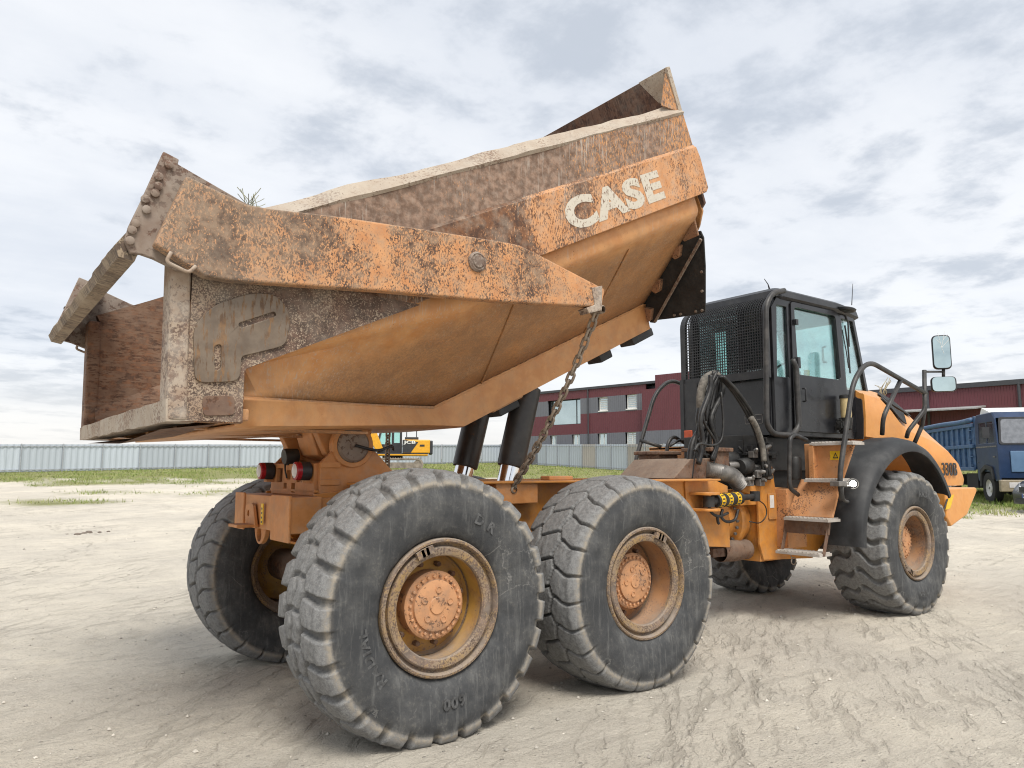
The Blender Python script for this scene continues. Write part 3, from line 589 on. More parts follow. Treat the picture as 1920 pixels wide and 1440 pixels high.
# second hall beyond the parked lorry
FH = Facade(1680, 66.5, 1960, 58.5); hall = empty('metal_hall', FH.o); tag(hall, 'maroon corrugated metal hall with dark roof edge behind the blue lorry', 'building')
_, hv = FH.uv(1800, 726)
mb = MB(); mb.loft([[FH.P(-16, 0, 0), FH.P(FH.L+8, 0, 0), FH.P(FH.L+8, hv, 0), FH.P(-16, hv, 0)], [FH.P(-16, 0, -14), FH.P(FH.L+8, 0, -14), FH.P(FH.L+8, hv, -14), FH.P(-16, hv, -14)]]); o = mb.build('wall', M['maroon'], hall); run_attr(o, FH)
mb = MB(); mb.loft([[FH.P(-16.2, hv-.1, .2), FH.P(FH.L+8, hv-.1, .2), FH.P(FH.L+8, hv+.3, .2), FH.P(-16.2, hv+.3, .2)], [FH.P(-16.2, hv-.1, -14), FH.P(FH.L+8, hv-.1, -14), FH.P(FH.L+8, hv+.3, -14), FH.P(-16.2, hv+.3, -14)]]); mb.build('roof', M['trim'], hall)
for px in (1915, 1742):
    u, _ = FH.uv(px, 780); mb = MB(); mb.tube([FH.P(u, 0, .1), FH.P(u, hv, .1)], .12, 8); mb.build('downpipe', M['trim'], hall)
u0, v0 = FH.uv(1745, 769)
mb = MB(); mb.loft([[FH.P(-10, v0, .02), FH.P(FH.uv(1850, 780)[0], v0, .02), FH.P(FH.uv(1850, 780)[0], v0+.15, .02), FH.P(-10, v0+.15, .02)], [FH.P(-10, v0-.3, 3.), FH.P(FH.uv(1850, 780)[0], v0-.3, 3.), FH.P(FH.uv(1850, 780)[0], v0-.2, 3.), FH.P(-10, v0-.2, 3.)]]); mb.build('canopy', plain('grey_canopy', (.30, .30, .30), .6), hall)
# ================================================================ ARTICULATED DUMP TRUCK  (X forward, Y left, Z up)
TRUCK = empty('articulated_dump_truck'); tag(TRUCK, 'orange six wheeled articulated dump truck with its rusty tipping body raised', 'dump truck')
BA = R(25.5); HX, HZ = -.2, 1.72; cB, sB = math.cos(BA), math.sin(BA)
def B(x, y, z): return (HX+x*cB-z*sB, y, HZ+x*sB+z*cB)          # body frame -> world
def BL(X, Z): dx, dz = X-HX, Z-HZ; return (dx*cB+dz*sB, -dx*sB+dz*cB)
def bxz(px, py, Y): p = U(px, py, Y=Y); return BL(p[0], p[2])
XF = 3.34
# ---- wheels
def tyre_mesh(kind):
    N = 720
    half = [(.392, .240), (.402, .262), (.425, .284), (.455, .298), (.50, .309), (.55, .315), (.60, .316), (.635, .313), (.655, .310), (.675, .306), (.69, .302), (.70, .299), (.708, .297), (.716, .294), (.728, .290), (.74, .284), (.75, .277), (.758, .268), (.765, .256)]
    crown = [(.7905-.0262*(y/.25)**2, y) for y in np.linspace(.245, 0, 27)]
    hp = half+crown; prof = np.array(hp+[(r, -y) for r, y in hp[-2::-1]])
    m = len(prof); tn = np.gradient(prof, axis=0); nr, ny_ = -tn[:, 1], tn[:, 0]; ln = np.hypot(nr, ny_); nr, ny_ = nr/ln, ny_/ln
    if nr[m//2] < 0: nr, ny_ = -nr, -ny_
    th = np.arange(N)/N*2*np.pi; TH, J = np.meshgrid(th, np.arange(m), indexing='ij'); r0, y0 = prof[J, 0], prof[J, 1]; v_ = y0/.262
    sm = lambda x, a, b: np.clip((x-a)/(b-a), 0, 1)**2*(3-2*np.clip((x-a)/(b-a), 0, 1))
    tri = lambda x: np.abs((x % 1)-.5)*4-1
    band_ = lambda d, w, e: 1-sm(np.abs(d), w, w+e)          # 1 inside a groove
    treadm = sm(r0, .694, .704); deepm = sm(r0, .655, .745)
    if kind == 'A':
        NL = 27; u = TH*NL/(2*np.pi); av = np.abs(v_)
        zz = .40+.055*tri(u+.0)*np.where(v_ > 0, 1, 1)
        g = band_(av-zz, .035, .045)*.8
        g = np.maximum(g, band_(v_-.05*tri(u+.5), .03, .045)*.8)
        sh = u+.28*(av-.4); ga = band_(((sh+.5) % 1)-.5, .062+.05*sm(av, .5, 1.1), .06)*(av > zz)
        inn = u+.5+.35*av; gb = band_(((inn+.5) % 1)-.5, .055, .05)*.75*(av <= zz)
        groove = np.maximum(g*(av < .62), np.maximum(ga, gb)); dep = .028; lip = .009
    elif kind == 'Bt':
        NL = 25; u = TH*NL/(2*np.pi); av = np.abs(v_); side = np.where(v_ > 0, 0., .5); tt = tri(u+side)
        zz = .40+.075*tt
        g = band_(av-zz, .014, .028)*.9
        sh = u+side+.32*(av-.5)+.06*np.sin(av*9); ga = band_(((sh+.5) % 1)-.5, .030, .045)*(av > zz)
        gb = band_(((u+side*0+.40*v_+.25+.5) % 1)-.5, .030, .035)*(av <= zz)
        groove = np.maximum(g, np.maximum(ga, gb)*.95); dep = .026; lip = .008
    else:
        NL = 23; u = TH*NL/(2*np.pi); av = np.abs(v_); sgn = np.where(v_ > 0, 0, .0)
        ph = u+.62*np.where(v_ > .0, v_, -v_*.95)+.18*np.sin(v_*7.)
        ga = band_(((ph+.5) % 1)-.5, .075+.03*sm(av, .5, 1), .10); groove = ga*sm(av, .02, .10); dep = .034; lip = .008
    h = lip*treadm*(1-groove)-dep*groove*deepm
    h += (vnoise(TH*60/np.pi, J*.6)-.5)*.004*treadm+(vnoise(TH*9+3, J*.25)-.5)*.006
    lr = (np.exp(-((r0-.63)/.008)**2)+.7*np.exp(-((r0-.475)/.006)**2))*.005; h += lr*(1-treadm)
    rr = r0+nr[J]*h; yy = y0+ny_[J]*h
    X = rr*np.sin(TH); Z = rr*np.cos(TH)
    bulge = sm(-Z, .45, .78)*.014; yy = yy+np.sign(yy)*bulge*sm(np.abs(yy), .15, .3); Z = np.maximum(Z, {'A': -.742, 'Bt': -.765, 'C': -.762}[kind])
    co = np.stack([X, yy, Z], -1).reshape(-1, 3)
    idx = np.arange(N*m).reshape(N, m); nx_ = np.roll(idx, -1, axis=0)
    q = np.stack([idx[:, :-1], nx_[:, :-1], nx_[:, 1:], idx[:, 1:]], -1).reshape(-1, 4)
    me = bpy.data.meshes.new('tyre'); me.vertices.add(len(co)); me.vertices.foreach_set('co', co.reshape(-1).astype(np.float32))
    me.loops.add(q.size); me.loops.foreach_set('vertex_index', q.reshape(-1).astype(np.int32)); me.polygons.add(len(q)); me.polygons.foreach_set('loop_start', np.arange(0, q.size, 4, dtype=np.int32)); me.update(calc_edges=True)
    bm = bmesh.new(); bm.from_mesh(me); bmesh.ops.recalc_face_normals(bm, faces=bm.faces); bm.to_mesh(me); bm.free(); me.shade_smooth()
    col = np.zeros((N*m, 4), np.float32); col[:, 0] = sm(r0, .690, .712).reshape(-1); col[:, 1] = np.clip(groove*deepm, 0, 1).reshape(-1); col[:, 2] = (np.exp(-((r0-.712)/.016)**2)).reshape(-1); col[:, 3] = 1
    a = me.color_attributes.new('tread', 'FLOAT_COLOR', 'POINT'); a.data.foreach_set('color', col.reshape(-1)); me.materials.append(M['tyre']); return me
TY = {k: tyre_mesh(k) for k in ('A', 'Bt', 'C')}
def wheel_parts(recess, mat, hubr=.178, offs=0.):
    rim = MB(); o = (0, 0, 0)
    rim.lathe([(.388, .07), (.395, .03), (.395, .0), (.388, -.010), (.376, -.012), (.368, .002), (.366, .030), (.350, .036), (.346, .012), (.338, .004), (.312, .004), (.296, .010), (.290, .022), (.296, .05)], o, seg=72); rim.mi = 1; rim.lathe([(.296, .05), (.305, .09), (.302, recess+.10), (.285, recess+.135), (.19, recess+.105), (.17, recess+.10), (0, recess+.10)], o, seg=72); rim.mi = 0
    rim.lathe([(.335, .44), (.345, .50), (.385, .505), (.392, .49), (.388, .44)], o, seg=72); rim.lathe([(.296, recess+.09), (.30, .45), (.345, .50)], o, seg=48)
    # lock ring gap and driver key
    for a in (2.25,):
        for da in (-.09, 0, .09):
            rim.box((math.cos(a+da)*.345, -.004, math.sin(a+da)*.345), (.045, .03, .05), Matrix.Rotation(-(a+da), 3, 'Y'))
    hub = MB(); hub.lathe([(hubr+.02, recess+.11), (hubr+.02, recess+.012), (hubr+.008, recess+.004), (hubr-.028, recess+.004), (hubr-.032, recess-.014), (hubr-.045, recess-.018), (.05, recess-.020), (.046, recess-.028), (.03, recess-.028), (0, recess-.026)], o, seg=48)
    for k in range(26):
        a = 2*math.pi*k/26; hub.lathe([(.0095, recess+.01), (.0095, recess-.010), (.006, recess-.012), (0, recess-.012)], (math.cos(a)*(hubr-.010), 0, math.sin(a)*(hubr-.010)), seg=6)
    for k in range(5):
        a = 2*math.pi*k/5+.5; hub.lathe([(.020, recess-.012), (.020, recess-.026), (.015, recess-.026), (.014, recess-.022), (0, recess-.022)], (math.cos(a)*.092, 0, math.sin(a)*.092), seg=14)
    nuts = MB()
    for k in range(12):
        a = 2*math.pi*k/12; nuts.lathe([(.016, recess+.125), (.016, recess+.075), (.010, recess+.07), (0, recess+.07)], (math.cos(a)*.235, 0, math.sin(a)*.235), seg=6)
    return rim, hub, nuts, mat
def place_wheel(x, y, z, kind, recess, mat, far=False, rot=0., scale=1.0, label=None, wide=1.0):
    rim, hub, nuts, mt = wheel_parts(recess, mat)
    w_ = rim.build('wheel', [M['rim_r'], mt], TRUCK, smooth=32); w_.location = (x, y, z); w_.rotation_euler = (0, rot, math.pi if far else 0)
    hb = hub.build('hub', M['hub'], w_, smooth=30); nuts.build('wheel_nuts', M['rustmetal'], w_)
    t = bpy.data.objects.new('tyre', TY[kind]); COL.objects.link(t); t.parent = w_; t.location = (0, .278*(1+(wide-1)*1.1), 0); t.rotation_euler = (0, -rot, 0); t.scale = (scale, wide, scale)
    if label: w_['label'] = label
    return w_
WZ = .768
W1 = place_wheel(0, -1.40, WZ, 'A', .085, M['rim_y'], rot=.3, label='rusty yellow rim with deep lugged tyre')
W2 = place_wheel(1.70, -1.40, .757, 'Bt', .135, M['rim_o'], rot=1.1, scale=.952, label='rusty orange rim with worn zigzag tyre')
W3 = place_wheel(6.07, -1.23, .775, 'C', .15, M['rim_o'], rot=4.4, scale=.978, wide=1.10)
place_wheel(0, 1.40, .757, 'Bt', .085, M['rim_y'], True, rot=.7, scale=.952)
place_wheel(1.70, 1.40, .757, 'Bt', .135, M['rim_o'], True, scale=.952); place_wheel(6.07, 1.23, .775, 'C', .15, M['rim_o'], True, scale=.978, wide=1.10)
def tyre_text(wheel, s, ang, rad, size, yoff):
    me = text_mesh(s, size, .003, .0012, 'CENTER', 0, 1.15); mb = MB()
    def f(x, y, z):
        a = ang-x/rad; r = rad+y; return (math.cos(a)*r, yoff-z*1., math.sin(a)*r)
    mb.addmesh(me, f); o = mb.build('raised_lettering', M['tyretext'], wheel); o.rotation_euler = (0, -wheel.rotation_euler[1], 0); bpy.data.meshes.remove(me)
M['tyretext'] = plain('worn_raised_rubber', (.075, .076, .077), .8, var=.5, scale=30)
tyre_text(W1, 'RADIAL', R(205), .50, .085, -.036); tyre_text(W1, '600', R(276), .50, .085, -.050); tyre_text(W1, 'D R', R(60), .515, .085, -.038)
tyre_text(W2, 'DIAL', R(-12), .50, .085, -.034); tyre_text(W3, 'RADIAL', R(75), .50, .08, -.066); tyre_text(W3, '4258', R(265), .50, .075, -.075)
# ---- rear frame
RF = MB(); fo = [(-.42, 1.22), (-.42, 1.40), (.2, 1.46), (2.9, 1.475), (3.62, 1.475), (3.86, 1.40), (3.87, .80), (3.4, .84), (2.6, 1.0), (.9, 1.0), (-.1, .95)]
for s in (-1, 1): RF.plate(fo, to=lambda u, v_, w_: (u, s*(.475-w_), v_), h=.025)
RF.bb(-.40, 3.75, -.44, .44, 1.405, 1.425); RF.bb(-.3, 3.8, -.44, .44, 1.02, 1.04)
for x in (.55, 1.0, 2.2, 3.0, 3.55): RF.bb(x, x+.02, -.45, .45, 1.03, 1.42)
for s in (-1, 1): RF.bb(-.2, 3.55, s*.56-.075, s*.56+.075, 1.455, 1.474)
rear_frame = RF.build('rear_frame', M['frame'], TRUCK, bevel=.006)
ax = MB()
for x in (0., 1.70):
    ax.cyl((x, -1.25, .76), (x, 1.25, .76), .13, seg=24); ax.lathe([(.13, -.36), (.26, -.22), (.31, 0), (.26, .22), (.13, .36)], (x, 0, .76), seg=24)
    for s in (-1, 1): ax.bb(x-.1, x+.1, s*.6-.09, s*.6+.09, .7, 1.1)
ax.cyl((6.07, -1.05, .76), (6.07, 1.05, .76), .14, seg=24); ax.cyl((1.7, 0, .85), (6., 0, .9), .08, seg=16); ax.build('axle_set', M['rustmetal'], TRUCK, smooth=40)
# mid-frame details under the chain foot
d = MB(); d.bb(1.5, 1.75, -.56, -.44, 1.475, 1.51); d.bb(.95, 1.35, -.60, -.46, 1.30, 1.475); d.build('cylinder_bracket', M['tower'], rear_frame, bevel=.008)
# ---- rear tower with hinge and bumper
yT = .45
tw = [(-.375, 1.385), (-.375, 1.60), (-.25, 1.725), (-.10, 1.745), (.0, 1.71), (.25, 1.46), (.25, 1.385)]
T_ = MB()
for s in (-1, 1): T_.plate(tw, to=lambda u, v_, w_: (u, s*(yT-w_), v_), h=.035)
T_.bb(-.37, -.1, -.415, .415, 1.585, 1.605); T_.bb(-.36, .24, -.41, .41, 1.39, 1.41)
for s in (-1, 1):
    for zz in (1.475, 1.59): T_.bb(-.375, -.235, s*(yT+.004)-.008, s*(yT+.004)+.008, zz-.02, zz+.02)
tower = T_.build('hinge_tower', M['tower'], TRUCK, bevel=.005)
hol = [[(a, b), (c, b), (c, d_), (a, d_)] for a, c, b, d_ in ((-.22, -.10, 1.475, 1.555), (.02, .095, 1.49, 1.555), (.18, .30, 1.47, 1.57), (-.07, .0, 1.40, 1.465), (.09, .15, 1.41, 1.465))]
MB().plate([(-.415, 1.385), (.415, 1.385), (.415, 1.60), (-.415, 1.60)], hol, to=lambda u, v_, w_: (-.40+w_, u, v_), h=.03).build('rear_plate', M['tower'], tower, bevel=.003)
hp = MB()
for s in (-1, 1): hp.lathe([(.115, 0), (.115, .03), (.10, .045), (0, .047)], (-.15, s*(yT-.01), 1.722), (0, s, 0), 32)
hp.cyl((-.15, -.42, 1.722), (-.15, .42, 1.722), .075); pin = hp.build('hinge_pin', M['gate'], TRUCK, smooth=35)
hr = MB()
for s in (-1, 1): hr.lathe([(.118, -.04), (.150, -.04), (.150, .012), (.145, .018), (.118, .018)], (-.15, s*yT, 1.722), (0, s, 0), 36)
hr.build('pin_collar', M['tower'], pin, smooth=35)
# body hinge knuckles (hang from the body)
K = MB()
for s in (-1, 1):
    K.plate([(-.40, 1.86), (-.30, 1.66), (-.12, 1.60), (.0, 1.66), (.06, 1.95)], to=lambda u, v_, w_: (u, s*.33+w_-.04, v_), h=.08)
K.plate([(-.38, 1.90), (-.30, 1.66), (-.20, 1.62), (-.02, 1.62), (.10, 1.95)], to=lambda u, v_, w_: (u, .08-w_, v_), h=.30)
K.build('body_hinge', M['tower'], TRUCK, bevel=.008)
st = MB(); st.plate([(-.30, 1.72), (-.25, 1.72), (-.25, 1.80), (-.30, 1.80)], to=lambda u, v_, w_: (u, -.226-w_, v_), h=.004); st.build('warning_sticker', M['yellow'], TRUCK)
bm_ = MB(); bm_.bb(-.60, -.40, -.555, .555, 1.155, 1.385); bm_.bb(-.615, -.598, .36, .56, 1.13, 1.395); bm_.bb(-.615, -.598, -.56, -.22, 1.10, 1.395); bm_.bb(-.42, .1, -.53, .53, 1.16, 1.375)
bumper = bm_.build('rear_bumper', M['tower'], TRUCK, bevel=.006)
e = MB(); e.plate(round_poly([(.02, 1.16), (.22, 1.16), (.27, 1.25), (.25, 1.31), (.10, 1.33)], .03), [circle(.19, 1.255, .022, 12)], to=lambda u, v_, w_: (-.612-w_, u, v_), h=.02); e.bb(-.75, -.60, .05, .24, 1.165, 1.185); e.build('tow_bracket', M['tower'], bumper, bevel=.004)
e = MB(); e.plate(round_poly([(.12, 1.17), (.40, 1.17), (.36, 1.06), (.29, 1.02), (.19, 1.05)], .05), [circle(.285, 1.095, .05, 18)], to=lambda u, v_, w_: (-.52+w_, u, v_), h=.035); e.build('tow_eye', M['tower'], bumper, bevel=.006)
s_ = MB(); s_.bb(-.6215, -.6155, -.085, -.045, 1.19, 1.33); s_.build('warning_strip', M['yellow'], bumper)
sm_ = MB()
for k in range(4): sm_.bb(-.6225, -.6155, -.075, -.055, 1.20+k*.03, 1.213+k*.03)
sm_.build('sticker_print', M['dark'], bumper)
def lamp(y):
    l = MB(); l.lathe([(.0, .0), (.058, .0), (.062, -.02), (.062, -.075), (.045, -.085)], (-.485, y, 1.55), (-1, 0, 0), 28); o = l.build('tail_light', M['dark'], TRUCK, smooth=35)
    a = MB(); a.lathe([(.062, -.01), (.061, .02), (.048, .026)], (-.485, y, 1.55), (-1, 0, 0), 28); a.build('red_ring', M['red'], o, smooth=35)
    a = MB(); a.lathe([(.049, .024), (.03, .033), (0, .036)], (-.485, y, 1.55), (-1, 0, 0), 28); a.build('lens', M['clearlens'], o, smooth=35)
    a = MB(); a.bb(-.46, -.395, y-.03, y+.03, 1.47, 1.485); a.bb(-.46, -.40, y-.012, y+.012, 1.48, 1.53); a.build('bracket', M['tower'], o)
lamp(.37); lamp(-.345)
c_ = MB(); c_.lathe([(0, 0), (.055, 0), (.058, .02), (.05, .10), (0, .10)], (-.43, .08, 1.65), (1, 0, .1), 20); c_.bb(-.41, -.34, .05, .11, 1.59, 1.64); cb = c_.build('reversing_alarm', M['engine'], TRUCK, smooth=35)
h = MB(); h.tube(smooth_path([(-.42, .08, 1.60), (-.42, .07, 1.55), (-.41, .06, 1.50)], 5), .006, 6); h.tube(smooth_path([(-.15, -.50, 1.722), (.0, -.52, 1.69), (.12, -.50, 1.72), (.18, -.42, 1.70)], 6), .010, 6); h.build('cable', M['hose'], TRUCK, smooth='all')
# ---- dump body
DB = empty('dump_body_anchor'); bpy.data.objects.remove(DB)
def xr(z): return -1.445+.477*z                         # rear cut, upright when raised
# tub: bend, flank and keel lofted along the body
def fold(x):
    if x >= .70: return (-.50, -.015)
    t = max(0., (.70-x)/1.48); return (-.50-.86*t, -.015+.615*t)
def keel(x):
    if x >= .93: return (-.455, -.245)
    t = (.93-x)/1.75; return (-.455-.84*t, -.245+.72*t)
tub = MB(); kl = MB()
xs = [-.86, -.7, -.5, -.3, -.1, .1, .3, .5, .70, .93, 1.3, 1.7, 2.1, 2.5, 2.9, 3.1, 3.20]
bend = [(-1.375, .86), (-1.375, .66), (-1.370, .625), (-1.352, .595), (-1.325, .572), (-1.28, .545)]
for s in (1, -1):
    secs = []
    for x in xs:
        fy, fz = fold(x); ky, kz = keel(x); sec = []
        f_ = min(1., max(.02, (.60-fz)/.6))
        for y, z in bend:
            zz = .86-(.86-z)*(.35+.65*f_) if z < .86 else z
            sec.append((y, max(zz, fz+.01)))
        by, bz = sec[-1]
        for t in (.25, .5, .75): sec.append((by+(fy-by)*t, bz+(fz-bz)*t-.004*math.sin(math.pi*t)*f_))
        sec.append((fy, fz)); sec.append((fy+.012, fz-.012)); sec.append((ky, kz)); sec.append((ky+.04, kz-.004)); sec.append((0, kz-.004))
        secs.append([B(x, y*s, z) for y, z in sec])
    tub.loft([c[:10] for c in secs], closed=False, caps=False); kl.loft([c[9:] for c in secs], closed=False, caps=False)
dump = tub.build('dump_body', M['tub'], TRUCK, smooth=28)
ko = kl.build('keel', M['keel'], dump, smooth=28); sl2 = ko.modifiers.new('thick', 'SOLIDIFY'); sl2.thickness = .02; sl2.offset = -1
sol = dump.modifiers.new('thick', 'SOLIDIFY'); sol.thickness = .02; sol.offset = -1
# fin flange along the tail fold (edge that catches light)
for s in (1, -1):
    f = MB(); a0 = [B(x, s*(fold(x)[0]-.012), fold(x)[1]) for x in (-.80, -.3, .2, .72)]; a1 = [B(x, s*(fold(x)[0]+.05), fold(x)[1]+.012) for x in (-.80, -.3, .2, .72)]
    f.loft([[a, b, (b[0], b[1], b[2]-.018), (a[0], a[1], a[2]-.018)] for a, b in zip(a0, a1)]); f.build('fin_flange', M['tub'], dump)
# weld beads along the fold and two plate joints across the flank
for s in (1, -1):
    wb = MB(); wb.tube([B(x, s*(fold(x)[0]-.004), fold(x)[1]-.004+(vnoise(x*60, 2)-.5)*.006) for x in np.arange(.72, 3.19, .02)], .0085, 6); wb.build('weld_bead', M['keel'], dump, smooth='all')
    for xw in (1.18, 2.36):
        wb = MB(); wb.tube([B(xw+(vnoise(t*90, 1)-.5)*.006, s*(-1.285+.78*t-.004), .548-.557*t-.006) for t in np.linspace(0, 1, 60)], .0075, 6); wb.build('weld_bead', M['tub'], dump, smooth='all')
# keel skid strips
for s in (1, -1):
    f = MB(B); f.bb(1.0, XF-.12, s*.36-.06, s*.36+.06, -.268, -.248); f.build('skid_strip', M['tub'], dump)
for x, L_ in ((1.30, .22), (2.52, .16), (2.98, .30)):
    for s in (1, -1):
        f = MB(B); f.bb(x, x+L_, s*.33-.09, s*.33+.09, -.34, -.262); f.build('body_pad', M['rubber'], dump, bevel=.012)
# hoist sockets
for s in (1, -1):
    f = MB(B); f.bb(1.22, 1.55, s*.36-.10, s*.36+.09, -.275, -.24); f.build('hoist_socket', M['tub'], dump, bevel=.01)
def dent(x, z, k=1.): return (vnoise(x*2.3+9*k, z*3+2)-.5)*.022
def side(name, mat, y, outline, h, bevel=.004, holes=(), nb=0):
    for s in (1, -1):
        if nb:
            # gridded sheet with slight dents: outline given as functions of z -> x0,x1
            zs, x0f, x1f = outline; mb = MB(); no, ni = [], []
            for z in zs:
                no.append([mb.pt(B(x, s*(y+dent(x, z, s)), z)) for x in np.linspace(x0f(z), x1f(z), nb)]); ni.append([mb.pt(B(x, s*(y+h), z)) for x in np.linspace(x0f(z), x1f(z), nb)])
            nz_ = len(zs)
            for i in range(nz_-1):
                for j in range(nb-1): mb.face((no[i][j], no[i][j+1], no[i+1][j+1], no[i+1][j])); mb.face((ni[i][j], ni[i+1][j], ni[i+1][j+1], ni[i][j+1]))
            for j in range(nb-1):
                for i in (0, nz_-1): mb.face((no[i][j], no[i][j+1], ni[i][j+1], ni[i][j]))
            for i in range(nz_-1):
                for j in (0, nb-1): mb.face((no[i][j], no[i+1][j], ni[i+1][j], ni[i][j]))
            o = mb.build(name, mat, dump, smooth=25)
        else: o = MB().plate(outline, holes, to=lambda u, v_, w_: B(u, s*(y+w_), v_), h=h).build(name, mat, dump, bevel=bevel)
        yield o
list(side('upper_side_panel', M['panel_up'], -1.42, (np.linspace(1.115, 1.412, 5), lambda z: xr(z)+.02, lambda z: XF-.004), .10, nb=44))
xk = BL(-1.18, 2.06); PB = .742
lowp = [(XF, 1.115), (XF+.012, 1.02), (XF-.01, .77), (XF-.05, PB), BL(-1.19, 2.055), BL(-1.19, 1.785), BL(-1.50, 1.785), (xr(1.115)+.02, 1.115)]
list(side('lower_side_panel', M['panel_low'], -1.437, lowp, .055))
# ledge where the two panels meet
for s in (1, -1):
    mb = MB(); mb.loft([[B(x, s*(-1.437), 1.105), B(x, s*(-1.421), 1.135), B(x, s*(-1.40), 1.135), B(x, s*(-1.40), 1.105)] for x in np.linspace(xr(1.1)+.05, XF-.01, 3)]); mb.build('panel_ledge', M['panel_low'], dump)
# top rail, battered
for s in (1, -1):
    mb = MB(); secs = []
    for x in np.linspace(xr(1.45)+.02, XF-.006, 60):
        a, b = (vnoise(x*3.1+s*5, 1.)-.5)*.022, (vnoise(x*9+s*3, 4.)-.5)*.012
        secs.append([B(x, s*y, z) for y, z in ((-1.30, 1.40), (-1.30, 1.485+a*.5), (-1.358, 1.49+a+b), (-1.432+a*.3, 1.408+b*.6), (-1.418, 1.388), (-1.34, 1.388))])
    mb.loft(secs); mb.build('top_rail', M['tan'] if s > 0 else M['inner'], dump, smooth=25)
# inner walls, floor and headboard
for s in (1, -1):
    mb = MB(); mb.loft([[B(xr(z)+.03 if i == 0 else XF-.03, s*y, z) for y, z in ((-1.30, 1.44), (-1.30, 1.1), (-1.29, .82), (-1.22, .66))] for i in (0, 1)], closed=False)
    o = mb.build('inner_wall', M['inner'], dump); q = o.modifiers.new('t', 'SOLIDIFY'); q.thickness = .012
    mb = MB(); mb.poly([B(xr(.62)+.03, s*-1.22, .66), B(XF-.03, s*-1.22, .66), B(XF-.03, s*-.42, .02), B(.70, s*-.42, .02)]); mb.poly([B(.70, s*-.42, .02), B(XF-.03, s*-.42, .02), B(XF-.03, 0, .02), B(.70, 0, .02)])
    mb.poly([B(xr(.5)+.03, s*-1.22, .60), B(.70, s*-.42, .02), B(.70, 0, .02), B(xr(.5)+.03, 0, .56)]); mb.build('inner_floor', M['inner'], dump)
hb = MB(); hb.plate([(-1.40, 1.40), (-1.41, 1.77), (1.41, 1.77), (1.40, 1.40), (1.37, .66), (.50, .0), (-.50, .0), (-1.37, .66)], to=lambda u, v_, w_: B(XF-.035+w_, u, v_), h=.03); headb = hb.build('headboard', M['headboard'], dump, bevel=.004)
for s in (1, -1):
    MB().plate([(s*-1.412, 1.40), (s*-1.425, 1.775), (s*-1.12, 1.775), (s*-1.25, 1.55), (s*-1.40, 1.46)], to=lambda u, v_, w_: B(XF-.042+w_, u, v_), h=.045).build('corner_plate', M['tan'], dump, bevel=.003)
    MB().plate([(1.42, XF-.04), (1.50, XF-.22), (1.74, XF-.04)], to=lambda u, v_, w_: B(v_, s*(-1.395-w_), u), h=.012).build('headboard_gusset', M['panel_up'], dump)
# front gussets, tabs and rubber flaps (tub ends a little behind the headboard)
def YZ(px, py, xb):
    r = FW*FPX+RT*(px-960)-UP*(py-720); n_ = np.array([cB, 0, sB]); o = np.array(B(xb, 0, 0)); p = CAM+r*(((o-CAM) @ n_)/(r @ n_)); return (p[1], BL(p[0], p[2])[1])
for s in (1, -1):
    def fp_(name, mat, pts, xb, h, bev=.004):
        MB().plate([YZ(*p, xb) for p in pts], to=lambda u, v_, w_: B(xb+w_, s*u, v_), h=h).build(name, mat, dump, bevel=bev)
    fp_('front_flange', M['rimr2'], ((1276, 376), (1291, 370), (1309, 442), (1283, 453), (1275, 446), (1282, 415)), 3.206, .02)
    fp_('front_gusset', M['tub'], ((1290, 366), (1305, 362), (1317, 396), (1311, 425), (1306, 436)), 3.30, .02)
    fp_('flap_clamp', M['flap'], ((1204, 575), (1240, 508), (1275, 449), (1313, 441), (1228, 606), (1219, 605)), 3.215, .014)
    fp_('rubber_flap', M['flap'], ((1308, 434), (1313, 433), (1319, 446), (1322, 500), (1322, 586), (1300, 591), (1262, 597), (1226, 601), (1224, 590)), 3.26, .016)
    fp_('clamp_bar', M['gate'], ((1311, 447), (1315, 451), (1229, 605), (1224, 605)), 3.19, .02)
    for cx, cy in ((1265, 472), (1228, 536), (1211, 591)):
        fp_('flap_bracket', M['rimr2'], ((cx-9, cy+8), (cx-5, cy-14), (cx+10, cy-11), (cx+8, cy+10), (cx, cy+15)), 3.175, .05, .006)
    for cx, cy in ((1315, 510), (1316, 546), (1316, 582), (1304, 584), (1276, 589), (1264, 591)):
        q = YZ(cx, cy, 3.25); MB().cyl(B(3.245, s*q[0], q[1]), B(3.262, s*q[0], q[1]), .012, seg=8).build('flap_bolt', M['gate'], dump)
